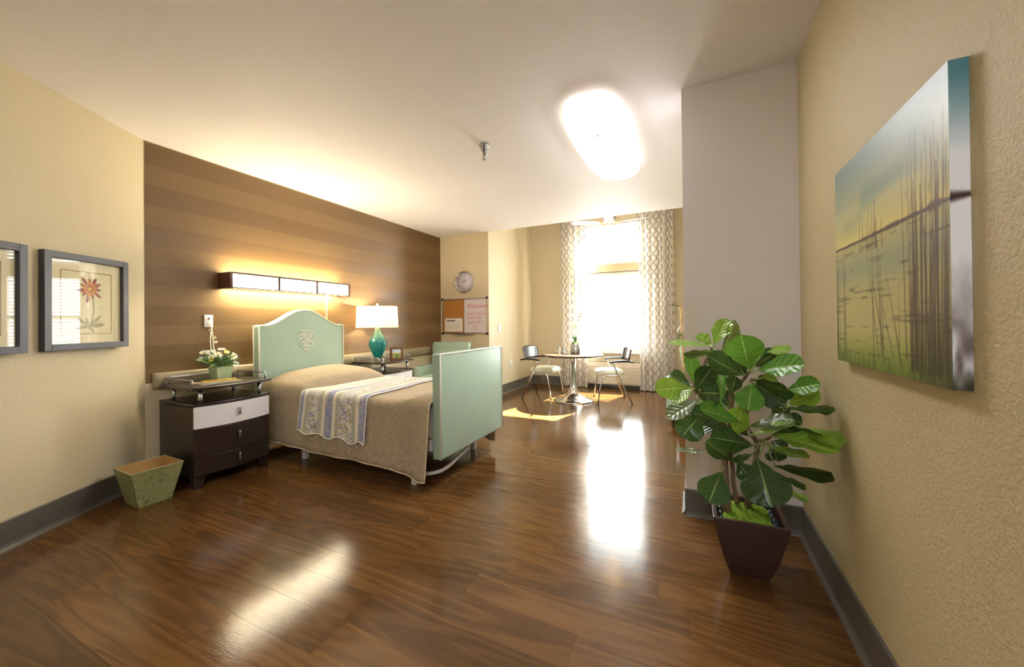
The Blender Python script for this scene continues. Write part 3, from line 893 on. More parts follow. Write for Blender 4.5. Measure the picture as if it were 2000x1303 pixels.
# scroll ornament: mirrored loops in raised cream thread
orn = MB()
OC = (BX0 + 0.004, 2.50, 0.965)
def orn_curve(pts, r=0.0042):
    for sg in (1, -1):
        pl = [Vector((OC[0], OC[1] + sg * y, OC[2] + z)) for y, z in pts]
        out = []
        for i in range(len(pl) - 1):
            p0 = pl[max(i - 1, 0)]; p1 = pl[i]; p2 = pl[i + 1]; p3 = pl[min(i + 2, len(pl) - 1)]
            for q in range(5):
                u = q / 5
                out.append(0.5 * ((2 * p1) + (p2 - p0) * u + (2 * p0 - 5 * p1 + 4 * p2 - p3) * u * u + (3 * p1 - p0 - 3 * p2 + p3) * u ** 3))
        out.append(pl[-1])
        orn.tube(out, r, 6)
orn_curve([(-0.002, 0.045), (0.016, 0.012), (0.036, -0.018), (0.058, -0.028), (0.066, -0.045), (0.056, -0.062), (0.038, -0.058), (0.024, -0.036), (0.0, 0.0), (-0.02, 0.024), (-0.030, 0.032)])
orn_curve([(0.0, -0.002), (0.024, 0.028), (0.044, 0.044), (0.066, 0.050), (0.084, 0.036), (0.080, 0.014), (0.058, 0.010), (0.044, 0.022), (0.030, 0.040), (0.012, 0.050)])
orn_curve([(0.008, 0.052), (0.028, 0.064), (0.046, 0.060), (0.060, 0.068), (0.056, 0.084), (0.040, 0.088), (0.028, 0.080), (0.010, 0.084), (0.0, 0.094)])
orn_curve([(0.0, -0.062), (0.012, -0.052), (0.020, -0.062), (0.010, -0.078), (0.030, -0.090), (0.018, -0.098), (0.0, -0.090)])
orn_curve([(0.0, -0.085), (0.0, -0.118)], 0.005)
orn.shift(BO).build('scroll_ornament', m_piping, hb, 'cream embroidered scroll motif')
FY0, FY1, FZ0, FZ1 = 2.09, 2.995, 0.20, 0.905
fb = MB().rbox(BX1, -1.505, FY0, FY1, FZ0, FZ1, 0.012, 3).shift(BO).build('footboard', m_sage, bed)
for xx in (-1.506,):
    MB().tube([(xx, FY0 + 0.003, FZ0 + 0.004), (xx, FY0 + 0.003, FZ1 - 0.004), (xx, FY1 - 0.003, FZ1 - 0.004), (xx, FY1 - 0.003, FZ0 + 0.004)], 0.0055, 8).shift(BO).build('piping', m_piping, fb)
m_mattress = mat('white_mattress_ticking', '#E5E2DC', 0.7, var=0.03)
MB().rbox(-3.325, -1.60, BYN + 0.035, BYF - 0.035, 0.33, 0.565, 0.03, 3).shift(BO).build('mattress', m_mattress, bed)
fr = MB()
fr.box(-3.35, -1.58, 2.10, 2.14, 0.25, 0.325); fr.box(-3.35, -1.58, 2.88, 2.92, 0.25, 0.325)
for x in (-3.3, -2.9, -2.4, -1.9, -1.62):
    fr.box(x, x + 0.04, 2.14, 2.88, 0.26, 0.32)
fr.shift(BO).build('frame', m_white_metal, bed)
for x, y in ((-2.94, 2.14), (-1.765, 2.10), (-2.94, 2.86), (-1.765, 2.88)):
    MB().rbox(x, x + 0.04, y, y + 0.04, 0.0, 0.262, 0.003).shift(BO).build('leg', m_white_metal, bed)
arc = smooth_pts([(-1.745, 2.12, 0.10), (-1.66, 2.125, 0.082), (-1.60, 2.20, 0.08), (-1.60, 2.32, 0.08), (-1.625, 2.46, 0.085), (-1.66, 2.66, 0.10), (-1.72, 2.86, 0.16), (-1.745, 2.90, 0.24)])
MB().tube(arc, 0.013, 8).shift(BO).build('foot_bar', m_white_metal, bed, 'curved white bar under the footboard')

# --- bedspread: draped over mattress and pillow
def bed_top(x, y):
    z = 0.585
    # pillow bulge under the cover
    if x < -2.76:
        q = (x + 3.34) / (3.34 - 2.80)      # 0 headboard .. 1 front crease
        if q < 1.0:
            prof = min(1.0, max(0.0, (math.sin(math.pi * (0.20 + 0.80 * max(q, 0)) ** 1.4)) ** 0.42)) if q > 0 else 0.55
        else:
            prof = 0.0
        yy = (y - 2.51) / 0.47
        z += 0.145 * prof * max(0.0, 1 - abs(yy) ** 3.2) ** 0.7
        z -= 0.018 * math.exp(-((x + 2.79) / 0.022) ** 2)
    z += 0.010 * math.sin(x * 5 + 1.3 * y) * math.sin(y * 4.0 + 0.4)
    z += 0.004 * math.sin(x * 17 + y * 9)
    return z
HEMX = [-3.4, -3.2, -3.06, -2.6, -2.18, -1.86, -1.76, -1.66, -1.56]
HEMZ = [0.150, 0.147, 0.144, 0.129, 0.120, 0.122, 0.100, 0.066, 0.078]
def hem_near(x):
    return float(np.interp(x, HEMX, HEMZ)) + 0.004 * math.sin(x * 11)
def hem_far(x):
    return 0.15 + 0.008 * math.sin(x * 8) - 0.07 * max(0.0, min(1.0, (x + 1.78) / 0.15))
def drape(x, off=0.0, hn=None, hf=None, yn=BYN, yf=BYF):
    """profile over the bed at station x, from far hem over the top to near hem; offset outwards by off"""
    pts = []
    rc = 0.045
    hn = hem_near(x) if hn is None else hn
    hf = hem_far(x) if hf is None else hf
    zt = 0.575
    for i in range(12):
        q = i / 11
        z = hf + (zt - rc - hf) * q
        d = 1 - q
        pts.append((x, yf + off + 0.014 * d + 0.010 * d * math.sin(x * 14 + 1), z))
    ztf = bed_top(x, yf - rc)
    for i in range(1, 5):
        a = math.pi / 2 * i / 5
        pts.append((x, yf + off - rc * (1 - math.cos(a)), (zt - rc) + (rc + off + ztf - zt) * math.sin(a)))
    n = 26
    for i in range(n + 1):
        y = yf - rc + (yn + rc - yf + rc) * i / n
        pts.append((x, y, bed_top(x, y) + off))
    ztn = bed_top(x, yn + rc)
    for i in range(4, 0, -1):
        a = math.pi / 2 * i / 5
        pts.append((x, yn - off + rc * (1 - math.cos(a)), (zt - rc) + (rc + off + ztn - zt) * math.sin(a)))
    for i in range(14):
        q = i / 13
        z = (zt - rc) + (hn - zt + rc) * q
        fl = 0.020 * q + 0.012 * q * math.sin(x * 9.0 + 0.5) + 0.006 * q * math.sin(x * 23)
        fl += 0.035 * q * math.exp(-((x + 1.60) / 0.09) ** 2)
        pts.append((x, yn - off - fl, z))
    return pts
def coverlet_mat():
    k = NT('tan_quilted_cotton')
    co = k.coord('Object')
    s = k.sep(co)
    n = k.noise(co, 3.0, 3)
    col = k.mix(n, hx('#CBB696'), hx('#DECAAA'))
    # zigzag stitched ridges
    zz = k.math('PINGPONG', k.math('MULTIPLY', s[0], 26.0), 1.0)
    ph = k.math('ADD', k.math('MULTIPLY', k.math('ADD', s[2], s[1]), 62.0), k.math('MULTIPLY', zz, 1.6))
    ridge = k.math('ABSOLUTE', k.math('SINE', k.math('MULTIPLY', ph, math.pi)))
    col = k.mix(k.math('MULTIPLY', k.math('SUBTRACT', 1.0, ridge), 0.55), col, hx('#846C4C'))
    k.set(k.p, 'Base Color', col); k.set(k.p, 'Roughness', 0.75); k.set(k.p, 'Sheen Weight', 0.15)
    k.bump(k.math('ADD', ridge, k.math('MULTIPLY', k.noise(co, 300, 2), 0.4)), 0.9, 0.008)
    return k.m
m_cover = coverlet_mat()
xs = [-3.335 + (1.765) * i / 170 for i in range(171)]
bs = thing('bedspread', 'tan quilted bedspread draped over the bed and pillow', 'bedspread', (-2.46, 2.51, 0.08))
BSO = (-2.46, 2.51, 0.08)
rows = [drape(x) for x in xs]
MB().grid(rows).shift(BSO).build('cloth', m_cover, bs, solid=0.006)
m_hem = mat('tan_hem_tape', '#D2BFA4', 0.7, var=0.04)
MB().tube([r[-1] for r in rows], 0.005, 6).shift(BSO).build('hem', m_hem, bs)
MB().tube([r[0] for r in rows], 0.005, 6).shift(BSO).build('hem', m_hem, bs)
MB().tube(rows[-1][40:], 0.005, 6).shift(BSO).build('hem', m_hem, bs)

# --- folded floral throw across the bed
def quilt_mat():
    k = NT('floral_striped_patchwork')
    uv = k.coord('UV')
    s = k.sep(uv)
    cream, blue, gry, field = hx('#EFE9D6'), hx('#98A0C8'), hx('#BEBFAB'), hx('#E9E6DA')
    st = [(0, blue), (.055, cream), (.095, gry), (.15, field), (.30, gry), (.36, cream), (.405, blue), (.515, cream), (.56, gry), (.61, field), (.79, gry), (.845, cream), (.895, blue)]
    base = k.ramp(s[0], st, 'CONSTANT')
    isf = k.ramp(s[0], [(0, (0.4,) * 3), (.055, (0,) * 3), (.095, (.35,) * 3), (.15, (1,) * 3), (.30, (.35,) * 3), (.36, (0,) * 3), (.405, (.5,) * 3), (.515, (0,) * 3), (.56, (.35,) * 3), (.61, (1,) * 3), (.79, (.35,) * 3), (.845, (0,) * 3), (.895, (.5,) * 3)], 'CONSTANT')
    v2 = k.mapping(uv, (0.72, 1, 1))
    vo = k.n('ShaderNodeTexVoronoi'); k.set(vo, 'Vector', v2); k.set(vo, 'Scale', 130.0)
    rnd = k.sep(vo.outputs['Color'])[0]
    pal = k.ramp(rnd, [(0, hx('#8088BC')), (.22, hx('#E9E6DA')), (.45, hx('#8E9A6A')), (.58, hx('#D6BC58')), (.70, hx('#A9A0C4')), (.85, hx('#F0EDE2'))], 'CONSTANT')
    fl = k.noise(v2, 13.0, 3)
    msk = k.math('MULTIPLY', isf, k.math('GREATER_THAN', fl, 0.44))
    col = k.mix(k.math('MULTIPLY', msk, 0.85), base, pal)
    big = k.n('ShaderNodeTexVoronoi'); k.set(big, 'Vector', v2); k.set(big, 'Scale', 16.0)
    bl = k.math('LESS_THAN', big.outputs['Distance'], 0.30)
    gate = k.math('MULTIPLY', k.math('GREATER_THAN', isf, 0.9), k.math('GREATER_THAN', k.sep(big.outputs['Color'])[1], 0.45))
    bcol = k.ramp(k.sep(big.outputs['Color'])[0], [(0, hx('#C9A63C')), (.4, hx('#7F8B3C')), (.7, hx('#8A80B8'))], 'CONSTANT')
    col = k.mix(k.math('MULTIPLY', k.math('MULTIPLY', bl, gate), 0.7), col, bcol)
    k.set(k.p, 'Base Color', col); k.set(k.p, 'Roughness', 0.8)
    q = k.n('ShaderNodeTexVoronoi'); k.set(q, 'Vector', v2); k.set(q, 'Scale', 110.0)
    k.bump(q.outputs['Distance'], 0.35, 0.004)
    return k.m
m_quilt = quilt_mat()
QX0, QX1 = -2.80, -2.105
rows, uvs = [], []
nq = 80
for i in range(nq + 1):
    u = i / nq
    x = QX0 + (QX1 - QX0) * u
    hn = 0.282 - 0.035 * u + 0.016 * math.cos(2 * math.pi * u * 3.2) * (0.4 + u)
    pr = drape(x, 0.011, hn, 0.33)
    pr = [(px + (0.02 * max(0, 0.55 - pz) / 0.3 if py < 2.3 else 0.0) * (u - 0.8), py, pz) for px, py, pz in pr]
    rows.append(pr)
    L = 0; ur = []
    for j, p in enumerate(reversed(pr)):
        if j:
            L += (Vector(p) - Vector(q_)).length
        q_ = p
        ur.append((u, L))
    uvs.append(list(reversed(ur)))
QO = (-2.45, 2.51, 0.26)
qt = thing('throw_quilt', 'blue and yellow floral striped quilt laid across the middle of the bed', 'quilt', QO)
mbq = MB().grid(rows).shift(QO)
lut = {tuple(round(c, 5) for c in p): q for p, q in zip(mbq.v, [q for r_ in uvs for q in r_])}
qo = mbq.build('cloth', m_quilt, qt, solid=0.006, auto=True)
uvl = qo.data.uv_layers.new(name='UVMap')
for lp in qo.data.loops:
    co = qo.data.vertices[lp.vertex_index].co
    uvl.data[lp.index].uv = lut.get(tuple(round(c, 5) for c in co), (0, 0))
edge = [r[-1] for r in rows]
MB().tube(edge, 0.005, 6).shift(QO).build('binding', m_piping, qt)
MB().tube(rows[0], 0.004, 6).shift(QO).build('binding', m_piping, qt)
MB().tube(rows[-1], 0.004, 6).shift(QO).build('binding', m_piping, qt)

# ================================================================== NIGHTSTANDS
def bow(hw, yf, yb, b, n=14):
    """plan outline with bowed front (front at -y)"""
    pts = [(hw, yb), (-hw, yb)]
    for i in range(n + 1):
        s = -1 + 2 * i / n
        pts.append((hw * s, yf - b * (1 - s * s)))
    return pts
def nightstand(label, loc):
    t = thing('nightstand', label, 'nightstand', loc, R(90), 'nightstands beside the bed')
    hw, yf, yb, b = 0.255, -0.225, 0.22, 0.045
    body = MB().prismz(bow(hw, yf + 0.012, yb, b), 0.085, 0.553)
    body.build('body', m_dark, t)
    MB().prismz(bow(hw + 0.004, yf - 0.004, yb, b), 0.560, 0.578).build('top', m_dark, t, bevel=0.003)
    for z0, z1, m in ((0.408, 0.557, m_white_lac), (0.222, 0.402, m_dark), (0.092, 0.216, m_dark)):
        pts = [(hw * 0.992 * s, yf - b * (1 - s * s)) for s in [-1 + 2 * i / 14 for i in range(15)]]
        pts = pts + [(x, y + 0.014) for x, y in reversed(pts)]
        d = MB().prismz(pts, z0, z1).build('drawer', m, t, bevel=0.002)
        zc = (z0 + z1) / 2 + 0.01
        h = MB()
        h.rbox(-0.007, 0.007, yf - b - 0.024, yf - b - 0.014, zc - 0.026, zc + 0.026, 0.002)
        h.tube([(0, yf - b - 0.016, zc + 0.018), (0, yf - b + 0.002, zc + 0.018)], 0.004, 8)
        h.tube([(0, yf - b - 0.016, zc - 0.018), (0, yf - b + 0.002, zc - 0.018)], 0.004, 8)
        h.build('handle', m_satin, d)
    for sx in (-1, 1):
        for y0 in (yf + 0.015, yb - 0.06):
            xo = sx * (hw - 0.004); xi = sx * (hw - 0.065)
            mb = MB()
            vs = [(xo, y0, 0.09), (xi - sx * 0.02, y0, 0.09), (xi + sx * 0.012, y0, 0.0), (xo, y0, 0.0)]
            vs += [(x, y + 0.055, z) for x, y, z in vs]
            mb.add(vs, [(0, 1, 2, 3), (7, 6, 5, 4), (0, 4, 5, 1), (1, 5, 6, 2), (2, 6, 7, 3), (3, 7, 4, 0)])
            mb.build('foot', m_dark, t)
    for x, y in ((-0.20, -0.19), (0.20, -0.19), (-0.20, 0.15), (0.20, 0.15)):
        MB().lathe([(0.010, 0.578), (0.013, 0.600), (0.014, 0.671)], 14, (x, y)).build('tray_post', m_satin, t)
    MB().prismz(bow(hw + 0.012, yf - 0.012, yb - 0.022, 0.04), 0.671, 0.689).build('tray', m_dark, t, bevel=0.003)
    def rail(pts):
        out = [pts[0]]
        for i in range(1, len(pts) - 1):
            p0, p1, p2 = Vector(pts[i - 1]), Vector(pts[i]), Vector(pts[i + 1])
            a = p1 + (p0 - p1).normalized() * 0.016; c = p1 + (p2 - p1).normalized() * 0.016
            for q in (0, .25, .5, .75, 1):
                out.append(tuple(a * (1 - q) ** 2 + p1 * 2 * q * (1 - q) + c * q * q))
        out.append(pts[-1])
        return out
    for pts in ([(-0.245, -0.19, .689), (-0.245, -0.19, .735), (-0.245, 0.17, .735), (-0.245, 0.17, .689)],
                [(0.245, -0.19, .689), (0.245, -0.19, .735), (0.245, 0.17, .735), (0.245, 0.17, .689)],
                [(-0.215, 0.187, .689), (-0.215, 0.187, .735), (0.215, 0.187, .735), (0.215, 0.187, .689)]):
        MB().tube(rail(pts), 0.0055, 8).build('tray_rail', m_satin, t)
    return t
ns = nightstand('dark nightstand with one white drawer, nearest the waste bin, holding flowers', (-3.265, 1.685, 0))
copy_tree(ns, (-3.265, 3.405, 0), None, 'dark nightstand with white top drawer on the far side of the bed, under the lamp')
TZ = 0.689

# ------------------------------------------------------------------ table lamp
LX, LY = -3.27, 3.34
t = thing('table_lamp', 'lit table lamp with teal glass base and cream shade', 'lamp', (LX, LY, TZ + 0.001))
m_acry = glass_mat('clear_acrylic', (0.93, 0.95, 0.95), 0.05)
def teal_mat():
    k = NT('teal_glass')
    co = k.coord('Object'); s = k.sep(co)
    ang = k.math('ARCTAN2', s[1], s[0])
    st = k.math('SINE', k.math('ADD', k.math('MULTIPLY', ang, 16.0), k.math('MULTIPLY', s[2], 30.0)))
    g = k.ramp(s[2], [(0.0, hx('#14A29C')), (0.20, hx('#118A90')), (0.30, hx('#6FB09C')), (0.42, hx('#BFD9BE'))])
    k.set(k.p, 'Base Color', k.mix(k.math('MULTIPLY', k.math('ADD', st, 1.0), 0.22), g, hx('#3FB0A8')))
    k.set(k.p, 'Roughness', 0.06); k.set(k.p, 'Transmission Weight', 0.55); k.set(k.p, 'IOR', 1.3)
    k.set(k.p, 'Coat Weight', 0.5)
    k.bump(st, 0.3, 0.003)
    return k.m
MB().rbox(-0.055, 0.055, -0.055, 0.055, 0.0, 0.026, 0.003).build('plinth', m_acry, t)
prof = [(0.030, 0.026), (0.040, 0.034), (0.052, 0.060), (0.075, 0.105), (0.093, 0.150), (0.100, 0.190), (0.094, 0.225), (0.075, 0.262), (0.052, 0.298), (0.037, 0.332), (0.030, 0.365), (0.028, 0.385)]
MB().lathe(prof, 36).build('glass_base', teal_mat(), t)
MB().lathe([(0.010, 0.384), (0.012, 0.395), (0.008, 0.43), (0.018, 0.435), (0.018, 0.46)], 14).build('socket', m_brass, t)
bulb_m = emis('lit_bulb', '#FFF0D0', 25.0)
MB().ball((0, 0, 0.51), 0.032, 14, 9, (1, 1, 1.3)).build('bulb', bulb_m, t)
def shade_mat():
    k = NT('cream_lamp_shade')
    k.t.nodes.remove(k.p)
    df = k.n('ShaderNodeBsdfDiffuse'); tl = k.n('ShaderNodeBsdfTranslucent')
    k.set(df, 0, hx('#F5E9D0')); k.set(tl, 0, hx('#FDF3E2'))
    mx = k.n('ShaderNodeMixShader'); k.set(mx, 0, 0.55)
    k.t.links.new(df.outputs[0], mx.inputs[1]); k.t.links.new(tl.outputs[0], mx.inputs[2])
    k.t.links.new(mx.outputs[0], k.out.inputs[0])
    return k.m
def cutrect(a, b, c):
    return [(a - c, -b), (a, -b + c), (a, b - c), (a - c, b), (-a + c, b), (-a, b - c), (-a, -b + c), (-a + c, -b)]
ra = R(36)
def rot2(p, a):
    return (p[0] * math.cos(a) - p[1] * math.sin(a), p[0] * math.sin(a) + p[1] * math.cos(a))
bot = [rot2(p, ra) for p in cutrect(0.222, 0.145, 0.06)]
top = [rot2(p, ra) for p in cutrect(0.212, 0.135, 0.055)]
rows = [[(x, y, 0.380) for x, y in bot + bot[:1]], [(x, y, 0.622) for x, y in top + top[:1]]]
MB().grid(rows, smooth=False).build('shade', shade_mat(), t, solid=0.002)
sp = MB()
for p in (top[0], top[2], top[4], top[6]):
    sp.tube([(0, 0, 0.622), (p[0] * 0.99, p[1] * 0.99, 0.618)], 0.002, 5)
sp.tube([(0, 0, 0.46), (0.05, 0, 0.50), (0.05, 0, 0.57), (0, 0, 0.63)], 0.002, 5)
sp.build('shade_spider', m_brass, t)
MB().lathe([(0.004, 0.622), (0.006, 0.630), (0.014, 0.642), (0.012, 0.654), (0.0, 0.660)], 14).build('finial', m_piping, t)
pl = bpy.data.lights.new('lamp_bulb_light', 'POINT'); pl.energy = 11.0; pl.color = (1.0, 0.86, 0.64); pl.shadow_soft_size = 0.035
plo = bpy.data.objects.new('lamp_bulb_light', pl); COL.objects.link(plo); plo.location = (LX, LY, TZ + 0.56)

# ------------------------------------------------------------------ photo frame
t = thing('photo_frame', 'small wooden photo frame standing beside the teal lamp', 'photo frame', (-3.115, 3.475, TZ + 0.001), R(52))
m_rust = mat('rustic_brown_wood', '#6E4A2C', 0.5, var=0.35, vs=40)
fm = MB(); 
for a in ((-0.075, -0.05, 0.0, 0.15), (0.05, 0.075, 0.0, 0.15), (-0.05, 0.05, 0.0, 0.022), (-0.05, 0.05, 0.128, 0.15)):
    fm.box(a[0], a[1], -0.012, 0.012, a[2], a[3])
fm.build('frame', m_rust, t, bevel=0.003)
def photo_fn(U, V):
    sky = V > 0.55
    r = np.where(sky, 0.80, 0.55 + 0.2 * np.sin(U * 9)); g = np.where(sky, 0.88, 0.62); b = np.where(sky, 0.92, 0.38)
    d = (np.abs(U - 0.55) < 0.05) & (V < 0.6) & (V > 0.15)
    r = np.where(d, 0.25, r); g = np.where(d, 0.28, g); b = np.where(d, 0.22, b)
    w = (np.hypot((U - 0.5) / 1.4, V - 0.5) < 0.12)
    return np.where(w, 0.85, r), np.where(w, 0.72, g), np.where(w, 0.35, b)
print_plane('photo', t, m_print, lambda u, v: (-0.05 + 0.1 * u, -0.002, 0.022 + 0.106 * v), 30, 30, photo_fn)
MB().box(-0.05, 0.05, 0.0, 0.004, 0.022, 0.128).build('backing', m_rust, t)
MB().box(-0.015, 0.015, 0.012, 0.018, 0.0, 0.09).build('easel_leg', m_rust, t)

# ------------------------------------------------------------------ flower arrangement on the near nightstand
FLX, FLY = -3.36, 1.765
t = thing('flower_arrangement', 'white daisies and greenery in a square pale green pot on the nightstand', 'flowers', (FLX, FLY, TZ + 0.001))
m_fpot = mat('pale_green_glaze', '#A9BF96', 0.3, var=0.04)
pm = MB()
w0, w1, hh = 0.048, 0.060, 0.098
pr = [[(s * w0, q * w0, 0) for s, q in ((-1, -1), (1, -1), (1, 1), (-1, 1), (-1, -1))], [(s * w1, q * w1, hh) for s, q in ((-1, -1), (1, -1), (1, 1), (-1, 1), (-1, -1))],
      [(s * (w1 - .005), q * (w1 - .005), hh) for s, q in ((-1, -1), (1, -1), (1, 1), (-1, 1), (-1, -1))], [(s * (w0 - .004), q * (w0 - .004), 0.02) for s, q in ((-1, -1), (1, -1), (1, 1), (-1, 1), (-1, -1))]]
pm.grid(pr, smooth=False); pm.add([(s * w0, q * w0, 0) for s, q in ((-1, -1), (1, -1), (1, 1), (-1, 1))], [(3, 2, 1, 0)])
pm.add([(s * w1 * .93, q * w1 * .93, hh - .012) for s, q in ((-1, -1), (1, -1), (1, 1), (-1, 1))], [(0, 1, 2, 3)])
pm.build('pot', m_fpot, t, bevel=0.002)
m_fern = mat('fern_green', '#6A9450', 0.5, var=0.3, vs=30)
m_fern2 = mat('dusty_green', '#76927A', 0.5, var=0.2, vs=30)
m_petal = mat('white_petal', '#FBFAEE', 0.6, var=0.02)
m_yel = mat('yellow_flower', '#C9C85A', 0.6, var=0.1)
m_eye = mat('daisy_eye', '#C8C24A', 0.6, var=0.1)
def blade_leaf(mb, base, tip, w, sag=0.02, n=6, roll=0.0):
    B, T = Vector(base), Vector(tip)
    d = (T - B); side = d.cross(Vector((0, 0, 1)))
    side = side.normalized() if side.length > 1e-5 else Vector((1, 0, 0))
    if roll:
        side = Matrix.Rotation(roll, 3, d.normalized()) @ side
    rows = []
    for i in range(n + 1):
        q = i / n
        c = B + d * q + Vector((0, 0, sag * 4 * q * (1 - q)))
        ww = w * math.sin(math.pi * (0.08 + 0.92 * q)) ** 0.8 if q < 1 else 0.0005
        rows.append([tuple(c - side * ww), tuple(c + Vector((0, 0, -ww * 0.3))), tuple(c + side * ww)])
    mb.grid(rows)
rnd = random.Random(3)
for k in range(70):
    a = rnd.uniform(0, 2 * math.pi); ln = rnd.uniform(0.10, 0.185); el = rnd.uniform(-0.05, 1.1)
    z0 = hh + 0.005
    base = (0.02 * math.cos(a), 0.02 * math.sin(a), z0)
    tip = (ln * math.cos(el) * math.cos(a) * 0.95, ln * math.cos(el) * math.sin(a), z0 + ln * math.sin(el) * 0.72 + 0.01)
    if FLX + tip[0] < -3.48:
        tip = (-0.11, tip[1], tip[2])
    mb = MB(); blade_leaf(mb, base, tip, rnd.uniform(0.007, 0.014), 0.012, 6, rnd.uniform(0.5, 1.3) * rnd.choice((-1, 1)))
    mb.build('leaf', m_fern if k % 3 else m_fern2, t)
# pixel-scale daisies (positions read from the bouquet: toward the room is +x)
def daisy(c, r, nrm, petals=14, m=m_petal, eye=True):
    N = Vector(nrm).normalized(); S = N.orthogonal().normalized(); B = N.cross(S)
    C_ = Vector(c)
    mb = MB()
    for k in range(petals):
        a = 2 * math.pi * k / petals + rnd.uniform(-.1, .1)
        d = S * math.cos(a) + B * math.sin(a); e = N.cross(d)
        L = r * rnd.uniform(0.85, 1.05)
        mb.add([C_ + d * r * .15 - e * r * .06, C_ + d * L * .7 - e * r * .16 + N * r * .12, C_ + d * L + N * r * .05, C_ + d * L * .7 + e * r * .16 + N * r * .12, C_ + d * r * .15 + e * r * .06],
               [(0, 1, 2, 3, 4)], True)
    o = mb.build('bloom', m, t, auto=False)
    if eye:
        MB().ball(tuple(C_ + N * r * .1), r * .24, 8, 5, (1, 1, 1)).build('flower_centre', m_eye, o)
    MB().tube([(c[0] * 0.2, c[1] * 0.2, hh - .01), (c[0] * .6, c[1] * .6, (hh + c[2]) / 2), tuple(C_ - N * 0.003)], 0.0018, 5).build('stem', m_fern, o)
daisy((0.05, 0.060, 0.172), 0.036, (0.8, -0.25, 0.5))
daisy((0.06, 0.075, 0.112), 0.027, (0.9, 0.0, 0.3))
daisy((0.00, 0.005, 0.232), 0.032, (0.3, -0.1, 1))
daisy((0.03, -0.035, 0.188), 0.033, (0.6, -0.5, 0.6))
daisy((0.02, -0.075, 0.18), 0.026, (0.5, -0.7, 0.5), m=m_petal)
daisy((0.01, 0.095, 0.182), 0.032, (0.5, 0.5, 0.6))
daisy((-0.01, -0.02, 0.205), 0.026, (0.2, -0.4, 1))
daisy((0.02, 0.030, 0.210), 0.024, (0.6, -0.1, 0.8), m=m_yel, eye=False)
daisy((0.045, -0.090, 0.160), 0.020, (0.7, -0.6, 0.4), m=m_yel, eye=False)
daisy((-0.03, -0.11, 0.215), 0.024, (0.4, -0.6, 0.7))
daisy((-0.04, -0.12, 0.165), 0.022, (0.4, -0.8, 0.4))

# ------------------------------------------------------------------ magazines on the near nightstand tray
def sheet(name, label, loc, rot, w, d, th, mcov, mpage, group=None):
    t = thing(name, label, 'magazine', loc, rot, group)
    MB().box(-w / 2, w / 2, -d / 2, d / 2, 0.001, th - 0.001).build('pages', mpage, t)
    MB().box(-w / 2 - .001, w / 2 + .001, -d / 2 - .001, d / 2 + .001, th - 0.001, th).build('cover', mcov, t)
    MB().box(-w / 2 - .001, w / 2 + .001, -d / 2 - .001, d / 2 + .001, 0, 0.001).build('back_cover', mcov, t)
    return t
m_pages = mat('magazine_pages', '#CFC7B8', 0.6, var=0.05)
def cover_mat(name, a, b, c):
    k = NT(name)
    co = k.coord('Object')
    n = k.noise(co, 14.0, 2)
    k.set(k.p, 'Base Color', k.ramp(n, [(0.40, hx(a)), (0.52, hx(b)), (0.60, hx(c))]))
    k.set(k.p, 'Roughness', 0.28)
    return k.m
m_cov1 = cover_mat('grey_photo_cover', '#8C8478', '#B9B2A4', '#C9B04C')
m_cov2 = cover_mat('yellow_photo_cover', '#D9A520', '#C98E1E', '#8C9A4E')
sheet('magazine', 'grey covered magazine lying at the bottom on the near nightstand tray', (-3.205, 1.655, TZ + 0.0006), R(86), 0.26, 0.20, 0.006, m_cov1, m_pages)
sheet('magazine', 'yellow covered magazine lying on top of the grey one on the tray', (-3.215, 1.68, TZ + 0.0068), R(70), 0.21, 0.14, 0.006, m_cov2, m_pages)

# ------------------------------------------------------------------ waste bin
t = thing('waste_bin', 'distressed green tapered metal waste bin on the floor beside the nightstand', 'bin', (-3.145, 1.236, 0), R(-2))
def bin_mat():
    k = NT('distressed_green_metal')
    co = k.coord('Object')
    n = k.noise(co, 22.0, 4, 0.6, 1.6)
    r = k.math('ABSOLUTE', k.math('SUBTRACT', n, 0.5))
    scr = k.math('LESS_THAN', r, 0.018)
    n2 = k.noise(co, 6.0, 3)
    scr = k.math('MULTIPLY', scr, k.math('GREATER_THAN', n2, 0.45))
    base = k.mix(n2, hx('#8A8C5A'), hx('#A3A770'))
    k.set(k.p, 'Base Color', k.mix(k.math('MULTIPLY', scr, 0.7), base, hx('#4F4A26')))
    k.set(k.p, 'Roughness', 0.42); k.set(k.p, 'Metallic', 0.15)
    k.bump(k.math('SUBTRACT', 1.0, scr), 0.2, 0.002)
    return k.m
sg4 = ((-1, -1), (1, -1), (1, 1), (-1, 1), (-1, -1))
a0, a1, bh = 0.084, 0.128, 0.228
mb = MB()
mb.grid([[(s * a0, q * a0, 0) for s, q in sg4], [(s * a1, q * a1, bh) for s, q in sg4]], smooth=False)
mb.add([(s * a0, q * a0, 0) for s, q in sg4[:4]], [(3, 2, 1, 0)])
mb.build('shell', bin_mat(), t)
m_tan = mat('tan_bin_lining', '#B08A50', 0.45, var=0.15, vs=30)
mb = MB()
a2 = a1 - 0.003
mb.grid([[(s * a2, q * a2, bh - .001) for s, q in sg4], [(s * (a0 - .003), q * (a0 - .003), 0.006) for s, q in sg4]], smooth=False)
mb.add([(s * (a0 - .003), q * (a0 - .003), 0.006) for s, q in sg4[:4]], [(0, 1, 2, 3)])
mb.build('lining', m_tan, t, auto=False)
MB().tube([(s * a1, q * a1, bh) for s, q in sg4[:4]], 0.0032, 6, closed=True).build('rim', mat('worn_rim', '#B9B184', 0.4, var=0.1), t)
for s, q in sg4[:4]:
    MB().tube([(s * a0, q * a0, 0.002), (s * a1, q * a1, bh)], 0.0018, 5).build('corner_seam', mat('dark_seam', '#5A5632', 0.5), t)

